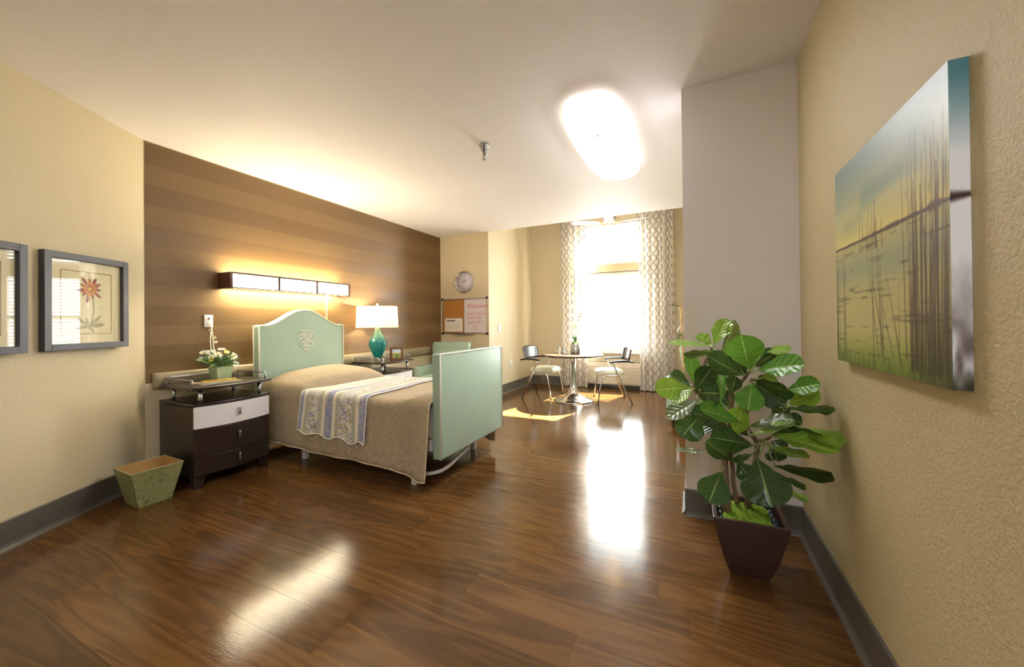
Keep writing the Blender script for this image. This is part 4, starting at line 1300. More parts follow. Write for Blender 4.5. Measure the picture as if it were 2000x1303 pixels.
# ------------------------------------------------------------------ outlets, call cord
def outlet(label, loc, rot, w, h, kind):
    t = thing('wall_outlet', label, 'outlet', loc, rot)
    MB().rbox(-w / 2, w / 2, -0.007, 0.0, -h / 2, h / 2, 0.002).build('plate', m_plastic, t)
    if kind == 'duplex':
        for zc in (0.022, -0.022):
            o = MB().rbox(-0.017, 0.017, -0.009, -0.006, zc - 0.014, zc + 0.014, 0.001).build('socket', m_plastic, t)
            s = MB()
            s.box(-0.008, -0.005, -0.0098, -0.0088, zc - 0.003, zc + 0.007); s.box(0.005, 0.008, -0.0098, -0.0088, zc - 0.003, zc + 0.007)
            s.build('slot', m_black_pl, o)
    elif kind == 'call':
        for zc, xx in ((0.024, 0.0), (0.012, 0.0), (-0.022, -0.004)):
            MB().rbox(xx - 0.006, xx + 0.006, -0.012, -0.006, zc - 0.004, zc + 0.004, 0.001).build('jack', m_black_pl if zc > 0 else m_satin, t)
    else:
        MB().rbox(-0.008, 0.008, -0.012, -0.006, -0.018, 0.018, 0.002).build('rocker', m_plastic, t)
    return t
outlet('white nurse call plate on the brown wallpaper with a cord plugged in', (WLX + 0.003, 1.763, 1.147), R(90), 0.062, 0.098, 'call')
outlet('white wall socket half hidden behind the daisies', (WLX + 0.003, 1.775, 0.855), R(90), 0.072, 0.115, 'duplex')
outlet('white light switch on the bright alcove wall, above the socket', (RCX, 5.255, 1.03), R(90), 0.072, 0.115, 'switch')
outlet('white wall socket low on the bright alcove wall above the baseboard', (RCX, 5.664, 0.45), R(90), 0.072, 0.115, 'duplex')
t = thing('call_cord', 'cream nurse call cord with red button hanging from the wall plate', 'cord', (WLX + 0.012, 1.77, 1.12), R(90))
MB().tube([(0.0, -0.012, 0.0), (0.002, -0.02, -0.03), (0.012, -0.014, -0.10), (0.018, -0.012, -0.18), (0.028, -0.016, -0.30), (0.030, -0.036, -0.36), (0.03, -0.036, -0.46)], 0.0045, 8).build('cord', m_piping, t)
MB().tube([(-0.002, -0.020, -0.05), (-0.006, -0.014, -0.12), (0.0, -0.012, -0.20), (0.018, -0.016, -0.32), (0.02, -0.036, -0.36), (0.02, -0.036, -0.46)], 0.0045, 8).build('cord', m_piping, t)
bt = MB().ball((-0.006, -0.018, -0.048), 0.014, 12, 8, (1, 0.5, 0.8)).build('call_button', m_plastic, t)
MB().ball((-0.006, -0.0245, -0.048), 0.008, 10, 6, (1, 0.35, 0.7)).build('button_face', m_red, bt, 'red push button')
MB().box(0.02, 0.036, -0.017, -0.015, -0.118, -0.096).build('tag', mat('cream_tag', '#D9CFA8', 0.6), t)
MB().box(0.022, 0.046, -0.017, -0.015, -0.152, -0.134).build('tag', m_plastic, t)

# ------------------------------------------------------------------ clock
t = thing('wall_clock', 'round chrome-rimmed wall clock showing two o clock above the cork board', 'clock', (-3.085, CLY, 1.727))
CR = 0.165
def facing(mb):
    return mb.xform(Matrix.Rotation(R(90), 4, 'X'))
facing(MB().lathe([(CR - 0.004, 0.0), (CR, 0.010), (CR - 0.002, 0.026), (CR - 0.010, 0.034), (CR - 0.020, 0.030), (CR - 0.026, 0.020)], 48, cap1=False)).build('rim', m_chrome, t)
m_face = mat('pale_lilac_dial', '#DDD6E2', 0.5, var=0.01)
facing(MB().lathe([(CR - 0.022, 0.012), (CR - 0.022, 0.016)], 48)).build('dial', m_face, t)
m_ink = mat('black_ink', '#2A2830', 0.6, var=0)
for k in range(1, 13):
    a = R(90 - 30 * k)
    text_part('numeral', str(k), 0.036, m_ink, t, (0.112 * math.cos(a), -0.0165, 0.112 * math.sin(a)), align='CENTER')
def hand(L, w, a, y, name):
    mb = MB()
    mb.add([(-w, y, -0.022), (w, y, -0.022), (w * .6, y, L), (-w * .6, y, L), (-w, y - .0015, -0.022), (w, y - .0015, -0.022), (w * .6, y - .0015, L), (-w * .6, y - .0015, L)],
           [(0, 1, 2, 3), (7, 6, 5, 4), (0, 4, 5, 1), (1, 5, 6, 2), (2, 6, 7, 3), (3, 7, 4, 0)])
    mb.xform(Matrix.Rotation(a, 4, 'Y'))
    mb.build(name, m_ink, t)
hand(0.085, 0.0032, R(60), -0.019, 'hour_hand')
hand(0.112, 0.0026, R(0), -0.0215, 'minute_hand')
facing(MB().lathe([(0.006, 0.016), (0.006, 0.025)], 14)).build('hub', m_ink, t)

# ------------------------------------------------------------------ cork and white board
BW, BH = 0.785, 0.525
t = thing('notice_board', 'half cork half whiteboard notice board with red handwriting below the clock', 'board', (-3.098, CLY, 0.955))
x0, x1 = -BW / 2, BW / 2
def cork_mat():
    k = NT('cork')
    co = k.coord('Object')
    k.set(k.p, 'Base Color', k.mix(k.noise(co, 90, 4, 0.7), hx('#9A6428'), hx('#C08A42')))
    k.set(k.p, 'Roughness', 0.85)
    return k.m
MB().box(x0 + .012, 0.0, -0.010, -0.001, 0.012, BH - .012).build('cork_panel', cork_mat(), t)
MB().box(0.0, x1 - .012, -0.010, -0.001, 0.012, BH - .012).build('whiteboard_panel', mat('whiteboard', '#DED6DA', 0.2, var=0.01), t)
fm = MB()
ring_f = ((x0, x0 + .014, 0, BH), (x1 - .014, x1, 0, BH), (x0 + .014, x1 - .014, 0, .014), (x0 + .014, x1 - .014, BH - .014, BH))
for a in ring_f:
    fm.box(a[0], a[1], -0.016, 0.0, a[2], a[3])
fm.build('frame', m_satin, t, bevel=0.002)
MB().box(-0.004, 0.004, -0.013, -0.009, 0.014, BH - .014).build('divider', m_satin, t)
for sx in (-1, 1):
    for z in (0.0, BH):
        MB().rbox(sx * BW / 2 - .018, sx * BW / 2 + .018, -0.020, 0.0, z - .018, z + .018, 0.009, 3).build('corner_cap', m_black_pl, t)
MB().rbox(-0.18, 0.18, -0.05, -0.001, -0.014, -0.003, 0.003).build('pen_tray', m_satin, t)
m_marker = mat('red_marker', '#C9747E', 0.6, var=0)
for s, x, z, sz in (('Welcome!', 0.045, 0.405, 0.085), ('Today is Monday', 0.035, 0.295, 0.050), ('Month: May', 0.04, 0.235, 0.052), ('Sunny 55\u00b0', 0.06, 0.165, 0.060)):
    text_part('handwriting', s, sz, m_marker, t, (x, -0.0105, z), shear=0.12)
sunm = MB()
sunm.tube([(0.18 + 0.020 * math.cos(a * math.pi / 6), -0.0108, 0.085 + 0.020 * math.sin(a * math.pi / 6)) for a in range(12)], 0.0018, 4, closed=True)
for k in range(8):
    a = k * math.pi / 4
    sunm.tube([(0.18 + 0.028 * math.cos(a), -0.0108, 0.085 + 0.028 * math.sin(a)), (0.18 + 0.048 * math.cos(a), -0.0108, 0.085 + 0.048 * math.sin(a))], 0.0018, 4)
sunm.build('sun_doodle', m_marker, t)
def cal_fn(U, V):
    r = np.full_like(U, 0.93); g = np.full_like(U, 0.90); b = np.full_like(U, 0.86)
    hd = (V > 0.80) & (V < 0.90) & (U > 0.08) & (U < 0.60)
    r = np.where(hd, np.where(U < 0.25, 0.50, 0.38), r); g = np.where(hd, np.where(U < 0.25, 0.28, 0.36), g); b = np.where(hd, np.where(U < 0.25, 0.30, 0.38), b)
    gu, gv = (U * 8) % 1, (V * 8) % 1
    cell = (V < 0.72) & (V > 0.12) & (U > 0.06) & (U < 0.92) & (gu > 0.3) & (gu < 0.75) & (gv > 0.35) & (gv < 0.7)
    grn = U > 0.5
    return np.where(cell, np.where(grn, 0.66, 0.68), r), np.where(cell, np.where(grn, 0.72, 0.68), g), np.where(cell, np.where(grn, 0.60, 0.66), b)
t = thing('calendar', 'small white printed calendar pinned to the lower half of the cork', 'calendar', (-3.285, CLY - 0.0115, 0.985))
MB().box(-0.16, 0.16, -0.0015, 0.0005, 0.0, 0.20).build('paper', m_plastic, t)
print_plane('printed_grid', t, m_print, lambda u, v: (-0.152 + 0.304 * u, -0.0018, 0.008 + 0.184 * v), 64, 48, cal_fn)
for sx in (-0.15, 0.15):
    MB().ball((sx, -0.004, 0.192), 0.005, 8, 5).build('pin', m_red, t)

# ================================================================== SAGE ARMCHAIRS
def armchair(label, loc, rot):
    t = thing('armchair', label, 'armchair', loc, rot, 'sage vinyl armchairs')
    MB().rbox(-0.23, 0.23, -0.26, 0.22, 0.10, 0.30, 0.02, 3).build('base', m_sage, t)
    MB().rbox(-0.225, 0.225, -0.28, 0.20, 0.302, 0.42, 0.035, 3).build('seat_cushion', m_sage, t)
    for s in (-1, 1):
        MB().rbox(min(s * 0.235, s * 0.315), max(s * 0.235, s * 0.315), -0.28, 0.26, 0.07, 0.53, 0.025, 3).build('arm', m_sage, t)
    mb = MB()
    wl, wh, th = 0.20, 0.30, 0.10
    rows = []
    for i in range(9):
        q = i / 8
        z = 0.42 + 0.42 * q
        w = wl + (wh - wl) * q ** 0.8 if q > 0.25 else wl + (wh - wl) * q
        yc = 0.16 + 0.10 * q
        e = 0.02 if i in (0, 8) else 0.0
        rows.append([(-w + e, yc - th / 2 + e, z), (-w * .5, yc - th / 2 - 0.012 + e, z), (0, yc - th / 2 - 0.016 + e, z), (w * .5, yc - th / 2 - 0.012 + e, z), (w - e, yc - th / 2 + e, z), (w - e, yc + th / 2 - e, z), (-w + e, yc + th / 2 - e, z), (-w + e, yc - th / 2 + e, z)])
    mb.grid(rows)
    mb.add(rows[-1][:7], [tuple(range(7))], True); mb.add(rows[0][:7], [tuple(reversed(range(7)))], True)
    mb.build('backrest', m_sage, t, bevel=0.012)
    for sx in (-0.26, 0.24):
        for y in (-0.25, 0.19):
            MB().rbox(sx, sx + 0.035, y, y + 0.035, 0.0, 0.09, 0.004).build('foot', m_dark, t)
    return t
ac = armchair('sage green armchair below the notice board, half hidden by the footboard', (-3.12, 4.42, 0), R(8))
copy_tree(ac, (0.105, 4.55, 0), R(-12), 'sage green armchair behind the white pier and fig plant')

# ================================================================== TABLE AND CHAIRS
TX, TY, TT = -1.53, 5.30, 0.655
t = thing('round_table', 'small round dark table on a chrome pedestal by the window', 'table', (TX, TY, 0))
m_tabletop = mat('dark_table_top', '#4A382C', 0.14, var=0.12, vs=6, coat=0.4)
MB().lathe([(0.395, TT - 0.028), (0.412, TT - 0.022), (0.415, TT - 0.012), (0.412, TT - 0.002), (0.405, TT)], 64).build('table_top', m_tabletop, t)
MB().lathe([(0.10, TT - 0.036), (0.12, TT - 0.029)], 24).build('mounting_plate', m_black_pl, t)
prof = [(0.283, 0.0), (0.285, 0.010), (0.270, 0.018), (0.200, 0.036), (0.130, 0.062), (0.085, 0.105), (0.058, 0.165), (0.043, 0.25), (0.037, 0.36), (0.036, 0.50), (0.040, 0.60), (0.05, TT - 0.036)]
MB().lathe(prof, 48).build('pedestal', m_chrome, t)

def dining_chair(label, loc, rot):
    """faces local -y; black back and arm pads, chrome frame, pale seat"""
    t = thing('dining_chair', label, 'chair', loc, rot, 'chairs at the round table')
    m_seat = mat('pale_seat_vinyl', '#D9D9BC', 0.4, var=0.04)
    W = 0.27
    for s in (-1, 1):
        x = s * W
        MB().tube([(x, 0.235, 0.006), (x, 0.10, 0.30), (x, 0.0, 0.52), (x, -0.015, 0.555)], 0.011, 10).build('rear_leg', m_chrome, t)
        MB().tube([(x * 0.96, -0.21, 0.006), (x * 0.95, -0.185, 0.18), (x * 0.93, -0.155, 0.34), (x * 0.90, -0.13, 0.373), (x * 0.86, -0.10, 0.380), (x * 0.90, 0.02, 0.380), (x, 0.072, 0.366)], 0.010, 10).build('front_leg', m_chrome, t)
        mb = MB()
        rows = []
        for q in range(11):
            u = q / 10
            y = -0.045 + 0.305 * u
            z = 0.560 + 0.018 * math.sin(u * math.pi * 0.9) - 0.006 * u
            xx = x * (1.0 - 0.03 * u)
            rows.append([(xx - 0.022, y, z), (xx - 0.018, y, z + 0.012), (xx + 0.018, y, z + 0.012), (xx + 0.022, y, z), (xx + 0.016, y, z - 0.010), (xx - 0.016, y, z - 0.010), (xx - 0.022, y, z)])
        mb.grid(rows)
        mb.add(rows[0][:6], [tuple(range(6))]); mb.add(rows[-1][:6], [tuple(reversed(range(6)))])
        mb.build('arm_pad', m_black_pl, t)
        MB().lathe([(0.014, 0.0), (0.014, 0.012)], 10, (x, 0.236)).build('foot_cap', m_black_pl, t)
        MB().lathe([(0.013, 0.0), (0.013, 0.012)], 10, (x * 0.96, -0.21)).build('foot_cap', m_black_pl, t)
    MB().tube([(-W * 0.88, -0.06, 0.378), (W * 0.88, -0.06, 0.378)], 0.009, 8).build('seat_bar', m_chrome, t)
    MB().tube([(-W, 0.068, 0.368), (W, 0.068, 0.368)], 0.009, 8).build('seat_bar', m_chrome, t)
    rows = []
    for i in range(15):
        v = i / 14
        y = -0.225 + 0.385 * v
        row = []
        for j in range(15):
            u = -1 + j / 7
            w = 0.235 * (1 - 0.16 * (2 * v - 1) ** 4) * (0.93 + 0.07 * math.sin(v * math.pi))
            ed = (1 - abs(u) ** 6) * (1 - abs(2 * v - 1) ** 8)
            z = 0.392 + 0.055 * max(ed, 0) ** 0.5 + 0.006 * u * u - 0.025 * max(0, 0.25 - v) / 0.25 * 0.6
            row.append((w * u, y, z))
        rows.append(row)
    mb = MB().grid(rows)
    mb.grid([[(x, y, 0.386 if 0 < i < 14 else z) for x, y, z in r_] for i, r_ in enumerate(rows)], flip=True)
    mb.build('seat', m_seat, t)
    rows = []
    for i in range(11):
        v = i / 10
        row = []
        for j in range(17):
            u = -1 + j / 8
            w = (0.262 + 0.012 * v) * (1 - 0.10 * max(0, v - 0.75) * abs(u) ** 4 * 4)
            y = 0.250 + 0.035 * v - 0.055 * u * u
            z = 0.565 + 0.180 * v + (0.010 * (1 - u * u) if v == 1 else 0.006 * (1 - u * u) * v) - (0.02 * u ** 4 if v > .9 else 0)
            row.append((w * u, y, z))
        rows.append(row)
    MB().grid(rows).build('backrest', mat('black_gloss_back', '#232126', 0.25, var=0.03), t, solid=0.012)
    return t
dc = dining_chair('black-backed chrome armchair left of the round table, nearest the alcove wall', (-2.035, 5.455, 0), R(90) - 0.03)
copy_tree(dc, (-1.045, 5.50, 0), R(-90) + R(19), 'black-backed chrome armchair right of the round table, in front of the air conditioner')

# glass mug
t = thing('glass_mug', 'clear glass mug on the round table beside the orchid', 'mug', (-1.675, 5.24, TT + 0.001))
mb = MB().lathe([(0.034, 0.0), (0.037, 0.004), (0.039, 0.10), (0.037, 0.10), (0.034, 0.008), (0.0, 0.008)], 24, cap1=False)
mb.build('cup', m_mug, t)
MB().tube([(-0.037, -0.01, 0.085), (-0.055, -0.015, 0.085), (-0.066, -0.017, 0.06), (-0.058, -0.015, 0.03), (-0.037, -0.01, 0.022)], 0.005, 8).build('handle', m_mug, t)

# orchid
OX, OY = -1.515, 5.36
t = thing('potted_orchid', 'white orchid in a silver cylinder pot on the round table', 'orchid', (OX, OY, TT + 0.001))
MB().lathe([(0.070, 0.0), (0.073, 0.004), (0.073, 0.138), (0.069, 0.138), (0.069, 0.125)], 32, cap1=False).build('pot', m_satin, t)
def moss_mat(name, a, b):
    k = NT(name)
    co = k.coord('Object')
    k.set(k.p, 'Base Color', k.mix(k.noise(co, 120, 3, 0.7), hx(a), hx(b)))
    k.set(k.p, 'Roughness', 0.9)
    k.bump(k.noise(co, 220, 3, 0.7), 0.9, 0.01)
    return k.m
m_moss = moss_mat('bright_moss', '#4E7A12', '#A8CC34')
mb = MB().lathe([(0.069, 0.126), (0.060, 0.145), (0.035, 0.158), (0.0, 0.162)], 20, cap0=False, cap1=False)
mb.build('moss', m_moss, t)
m_orch = mat('orchid_leaf', '#2F5A30', 0.3, var=0.15, vs=20)
for a, ln, up, w in ((2.9, 0.105, 0.05, 0.020), (3.6, 0.08, 0.03, 0.018), (0.3, 0.115, 0.045, 0.016), (0.0, 0.15, 0.03, 0.014), (1.7, 0.06, 0.10, 0.018), (4.4, 0.07, 0.09, 0.018), (5.2, 0.06, 0.075, 0.016)):
    mb = MB(); blade_leaf(mb, (0.005 * math.cos(a), 0.005 * math.sin(a), 0.158), (ln * math.cos(a), ln * math.sin(a), 0.158 + up), w, 0.025, 8)
    mb.build('leaf', m_orch, t)
m_ostem = mat('orchid_stem', '#5A6E3A', 0.5)
s1 = [(0.005, 0, 0.155), (0.010, 0.0, 0.28), (0.0, 0.0, 0.36), (-0.04, -0.01, 0.385)]
s2 = [(0.012, 0.01, 0.155), (0.022, 0.01, 0.33), (0.045, 0.0, 0.47), (0.075, -0.01, 0.56)]
for p in (s1, s2):
    MB().tube(p, 0.0028, 6).build('stem', m_ostem, t)
m_opet = mat('orchid_petal', '#F6F0EA', 0.5, var=0.02)
rnd = random.Random(11)
for c in ((-0.045, -0.015, 0.375), (-0.015, -0.02, 0.385), (0.010, -0.02, 0.40), (-0.03, -0.02, 0.345), (0.02, -0.02, 0.375), (0.05, -0.015, 0.48), (0.07, -0.015, 0.53), (0.09, -0.015, 0.57)):
    mb = MB()
    C_ = Vector(c)
    for k in range(5):
        a = 2 * math.pi * k / 5 + rnd.uniform(-.2, .2) + 0.3
        d = Vector((math.cos(a), -0.25, math.sin(a))).normalized(); e = Vector((-math.sin(a), 0, math.cos(a)))
        r_ = 0.026
        mb.add([C_, C_ + d * r_ * .5 - e * r_ * .42, C_ + d * r_ * .95 - e * r_ * .2, C_ + d * r_ * .95 + e * r_ * .2, C_ + d * r_ * .5 + e * r_ * .42], [(0, 1, 2, 3, 4)], True)
    o = mb.build('bloom', m_opet, t, auto=False)
    MB().ball((c[0], c[1] - 0.006, c[2] - 0.003), 0.006, 8, 5).build('lip', m_yel, o)

# ================================================================== WALL AIR CONDITIONER
AX0, AX1, AZ0, AZ1 = -1.66, -0.71, 0.065, 0.43
t = thing('air_conditioner', 'cream wall air conditioner with louvred front under the window', 'air conditioner', ((AX0 + AX1) / 2, 6.57, 0))
hw = (AX1 - AX0) / 2
m_ac = mat('cream_plastic', '#E4DAC6', 0.4, var=0.02)
MB().rbox(-hw, hw, -0.10, -0.001, AZ0, AZ1 - 0.0, 0.008).build('housing', m_ac, t)
MB().box(-hw + 0.05, 0.20, -0.085, -0.02, AZ1 - 0.001, AZ1 + 0.003).build('outlet_grille', mat('grey_grille', '#6E7274', 0.5), t)
for k in range(12):
    x = -hw + 0.06 + k * 0.05
    MB().box(x, x + 0.006, -0.083, -0.022, AZ1 + 0.003, AZ1 + 0.007).build('grille_bar', m_black_pl, t)
MB().box(0.27, hw - 0.04, -0.08, -0.03, AZ1 - 0.001, AZ1 + 0.004).build('control_panel', m_black_pl, t)
for k in range(8):
    z = AZ0 + 0.03 + k * 0.036
    mb = MB()
    mb.prism([(-hw + 0.012, z), (hw - 0.012, z), (hw - 0.012, z + 0.022), (-hw + 0.012, z + 0.022)], -0.114, -0.099)
    o = mb.build('louvre', m_ac, t, bevel=0.004)

# ================================================================== TALL CANE PLANT BEHIND THE PIER
t = thing('cane_plant', 'tall bamboo-like cane plant standing behind the white pier', 'plant', (-0.02, 4.05, 0))
MB().lathe([(0.09, 0.0), (0.11, 0.02), (0.13, 0.24), (0.115, 0.24), (0.11, 0.21)], 24, cap1=False).build('pot', m_dark, t)
MB().lathe([(0.112, 0.205), (0.05, 0.222), (0.0, 0.225)], 20, cap0=False, cap1=False).build('soil', mat('dark_soil', '#2A2018', 0.9), t)
m_cane = mat('tan_cane', '#B99A62', 0.45, var=0.2, vs=20)
for x, y, zt in ((-0.075, -0.02, 1.24), (-0.045, 0.03, 1.20), (0.03, 0.0, 1.55)):
    pts, rr = [], []
    z = 0.20
    while z < zt:
        pts += [(x * (0.5 + 0.5 * z / zt), y, z), (x * (0.5 + 0.5 * z / zt), y, z + 0.006), (x * (0.5 + 0.5 * (z + .012) / zt), y, z + 0.012)]
        rr += [0.010, 0.0125, 0.010]
        z += 0.115
    MB().tube(pts, rr, 8).build('cane', m_cane, t)
m_pl2 = mat('dark_plant_leaf', '#3B5A2A', 0.4, var=0.2, vs=20)
for b, e, w in (((-0.06, -0.02, 1.235), (-0.20, -0.03, 1.262), 0.022), ((-0.05, -0.02, 1.22), (0.10, -0.05, 1.29), 0.03), ((-0.07, -0.02, 1.06), (-0.115, -0.03, 1.00), 0.022), ((-0.07, -0.02, 0.99), (-0.10, -0.05, 0.93), 0.022),
                ((-0.06, 0.02, 0.90), (-0.10, 0.03, 0.84), 0.02), ((0.03, 0, 1.5), (0.16, 0.05, 1.56), 0.03), ((0.03, 0, 1.52), (-0.0, 0.12, 1.62), 0.03)):
    mb = MB(); blade_leaf(mb, b, e, w, 0.012, 8); mb.build('leaf', m_pl2, t)

# ================================================================== FIDDLE LEAF FIG
FPX, FPY = 0.212, 2.00
fig = thing('fiddle_leaf_fig', 'large fiddle leaf fig in a square dark brown planter by the right wall', 'plant', (FPX, FPY, 0))
FO = (FPX, FPY, 0)
m_planter = mat('dark_brown_planter', '#3E2A22', 0.38, var=0.06)
def sq(a, z):
    return [(s * a, q * a, z) for s, q in sg4]
pot = MB()
prof = [(0.070, 0.0), (0.088, 0.045), (0.104, 0.10), (0.119, 0.165), (0.132, 0.225), (0.139, 0.262)]
pot.grid([sq(a, z) for a, z in prof] + [sq(0.122, 0.262), sq(0.112, 0.205)], smooth=False)
pot.add(sq(0.070, 0.0)[:4], [(3, 2, 1, 0)])
pot.add(sq(0.112, 0.212)[:4], [(0, 1, 2, 3)])
pot.build('planter', m_planter, fig, bevel=0.002)
# moss mound with lumpy surface
mrnd = random.Random(5)
mo = MB()
rows = []
for i in range(31):
    row = []
    for j in range(31):
        x = -0.098 + 0.19 * i / 30; y = -0.108 + 0.216 * j / 30
        e = max(0.0, 1 - (abs(x + 0.003) / 0.098) ** 3) * max(0.0, 1 - (abs(y) / 0.11) ** 4)
        row.append((x, y, 0.222 + 0.034 * e ** 0.5 + mrnd.uniform(-0.009, 0.009)))
    rows.append(row)
mo.grid(rows)
mo.build('moss', m_moss, fig, auto=False)
m_stone = mat('dark_river_stone', '#33353B', 0.25, var=0.25, vs=20)
for x, y, r_ in ((0.098, -0.06, 0.020), (0.100, -0.02, 0.022), (0.097, 0.03, 0.021), (0.098, 0.075, 0.019), (-0.104, -0.02, 0.017), (-0.106, 0.03, 0.018), (-0.104, 0.07, 0.017), (0.085, -0.095, 0.016), (-0.104, -0.07, 0.015)):
    MB().ball((x, y, 0.232), r_, 12, 8, (0.8, 1.1, 0.85)).build('stone', m_stone, fig)
def bark_mat():
    k = NT('fig_bark')
    co = k.coord('Object')
    n = k.noise(k.mapping(co, (30, 30, 7)), 2.0, 4, 0.7)
    k.set(k.p, 'Base Color', k.mix(n, hx('#4A382A'), hx('#9A8468')))
    k.set(k.p, 'Roughness', 0.85)
    k.bump(n, 0.8, 0.01)
    return k.m
m_bark = bark_mat()
R0 = {'A': 0.020, 'B': 0.011, 'C': 0.015, 'D': 0.009}
R1 = {'A': 0.006, 'B': 0.006, 'C': 0.006, 'D': 0.004}
trunk_pts = []
for key, pts in FIG_TRUNKS.items():
    sp_ = smooth_pts(pts)
    n = len(sp_)
    rr = [R0[key] + (R1[key] - R0[key]) * (i / (n - 1)) ** 0.7 for i in range(n)]
    trunk_pts += sp_
    MB().tube(sp_, rr, 8).shift(FO).build('trunk' if key != 'D' else 'branch', m_bark, fig)
def leaf_mat(name, top, vein, back):
    k = NT(name)
    uv = k.coord('UV'); s = k.sep(uv)
    v = k.math('ABSOLUTE', k.math('SUBTRACT', s[1], 0.5))
    mid = k.math('LESS_THAN', v, 0.018)
    lat = k.math('FRACT', k.math('ADD', k.math('MULTIPLY', s[0], 7.0), k.math('MULTIPLY', v, -3.2)))
    ld = k.math('ABSOLUTE', k.math('SUBTRACT', lat, 0.5))
    latm = k.math('LESS_THAN', ld, 0.035)
    vm = k.math('MAXIMUM', mid, k.math('MULTIPLY', latm, 0.22))
    n = k.noise(k.coord('Object'), 14, 3)
    base = k.mix(n, tuple(x * 0.75 for x in hx(top)), tuple(x * 1.2 for x in hx(top)))
    col = k.mix(k.math('MULTIPLY', vm, 0.8), base, hx(vein))
    geo = k.n('ShaderNodeNewGeometry')
    col = k.mix(k.math('MULTIPLY', geo.outputs['Backfacing'], 0.85), col, hx(back))
    k.set(k.p, 'Base Color', col); k.set(k.p, 'Roughness', 0.3); k.set(k.p, 'Coat Weight', 0.15)
    k.bump(k.math('ADD', k.math('MULTIPLY', ld, 2.0), k.math('MINIMUM', k.math('MULTIPLY', v, 8.0), 1.0)), 0.5, 0.004)
    tl = k.n('ShaderNodeBsdfTranslucent'); k.set(tl, 0, k.mix(0.5, col, hx(back)))
    mx = k.n('ShaderNodeMixShader'); k.set(mx, 0, 0.32)
    k.t.links.new(k.p.outputs[0], mx.inputs[1]); k.t.links.new(tl.outputs[0], mx.inputs[2])
    k.t.links.new(mx.outputs[0], k.out.inputs[0])
    return k.m
leaf_ms = [leaf_mat('deep_green_leaf', '#2B4C24', '#A9BC74', '#6E8A3A'), leaf_mat('green_leaf', '#5A9632', '#C2D888', '#7FA43A'),
           leaf_mat('young_green_leaf', '#86B038', '#D8E6A0', '#9DBB46'), leaf_mat('olive_leaf', '#56682F', '#C9CF96', '#8A9A50')]
lr = random.Random(21)
def fig_leaf(row):
    B, T = Vector(row[0:3]), Vector(row[3:6])
    W = row[6] * 1.14; N = Vector(row[7:10]).normalized(); tone = row[10]
    D = T - B; L = D.length; D.normalize()
    N = (N - D * N.dot(D)).normalized(); S = D.cross(N)
    nu, nv = 16, 9
    droop = lr.uniform(-0.02, 0.10) * L; cup = lr.uniform(0.04, 0.16) * W; ph = lr.uniform(0, 6); wav = lr.uniform(0.02, 0.05) * W
    P, UVm = [], []
    for i in range(nu + 1):
        u = i / nu
        if u < 0.62:
            w = 0.10 + 0.90 * (0.5 - 0.5 * math.cos(math.pi * min(1, u / 0.62))) ** 0.75
            w *= 1 - 0.10 * math.exp(-((u - 0.30) / 0.08) ** 2)
        else:
            q = (u - 0.62) / 0.38
            w = math.sqrt(max(0.0, 1 - q ** 2.3))
        if i == 0: w = 0.04
        if i == nu: w = 0.02
        row_ = []; ur = []
        for j in range(nv):
            s = -1 + 2 * j / (nv - 1)
            c = B + D * (L * u) + S * (s * W / 2 * w)
            hgt = cup * (abs(s) ** 1.5) * w - droop * u * u + wav * abs(s) ** 2 * math.sin(u * 17 + ph + (2 if s > 0 else 0)) * w
            c = c + N * hgt
            row_.append(c); ur.append((u, j / (nv - 1)))
        P.append(row_); UVm.append(ur)
    me = bpy.data.meshes.new('leaf')
    vs = [tuple(p - Vector(FO)) for r_ in P for p in r_]
    uvs_ = [q for r_ in UVm for q in r_]
    fs = [(i * nv + j, i * nv + j + 1, (i + 1) * nv + j + 1, (i + 1) * nv + j) for i in range(nu) for j in range(nv - 1)]
    # petiole to the nearest twig
    near = min(trunk_pts, key=lambda p: (p - B).length)
    pet = MB().tube([tuple(near - Vector(FO)), tuple((near * 0.45 + B * 0.55) - Vector(FO) + Vector((0, 0, -0.006))), tuple(B + D * 0.01 - Vector(FO))], 0.0030, 5)
    n0 = len(vs)
    fs += [tuple(k_ + n0 for k_ in f) for f in pet.f]
    vs += pet.v; uvs_ += [(0.1, 0.5)] * len(pet.v)
    me.from_pydata(vs, [], fs)
    me.polygons.foreach_set('use_smooth', [True] * len(fs))
    uvl = me.uv_layers.new(name='UVMap')
    for lp in me.loops:
        uvl.data[lp.index].uv = uvs_[lp.vertex_index]
    me.materials.append(leaf_ms[tone])
    o = bpy.data.objects.new('leaf', me); COL.objects.link(o); o.parent = fig
    return o
for row in FIG_LEAVES:
    fig_leaf(row)

# ================================================================== PAINTING ON THE RIGHT WALL
PY0, PY1, PZ0, PZ1, PT = 1.08, 1.758, 0.96, 1.628, 0.030
t = thing('landscape_painting', 'large glossy canvas painting of reeds along a misty green lake shore', 'painting', (WRX, (PY0 + PY1) / 2, PZ0), R(-90))
pw_, ph_ = PY1 - PY0, PZ1 - PZ0
prng = np.random.RandomState(4)
def smooth_noise(U, V, fu, fv, seed):
    r_ = np.random.RandomState(seed)
    g = r_.rand(int(fv) + 3, int(fu) + 3)
    x, y = U * fu, V * fv
    i, j = np.floor(x).astype(int), np.floor(y).astype(int)
    fx, fy = x - i, y - j
    fx, fy = fx * fx * (3 - 2 * fx), fy * fy * (3 - 2 * fy)
    return (g[j, i] * (1 - fx) + g[j, i + 1] * fx) * (1 - fy) + (g[j + 1, i] * (1 - fx) + g[j + 1, i + 1] * fx) * fy
def lerp(a, b, q):
    return [x + (y - x) * q for x, y in zip(a, b)]
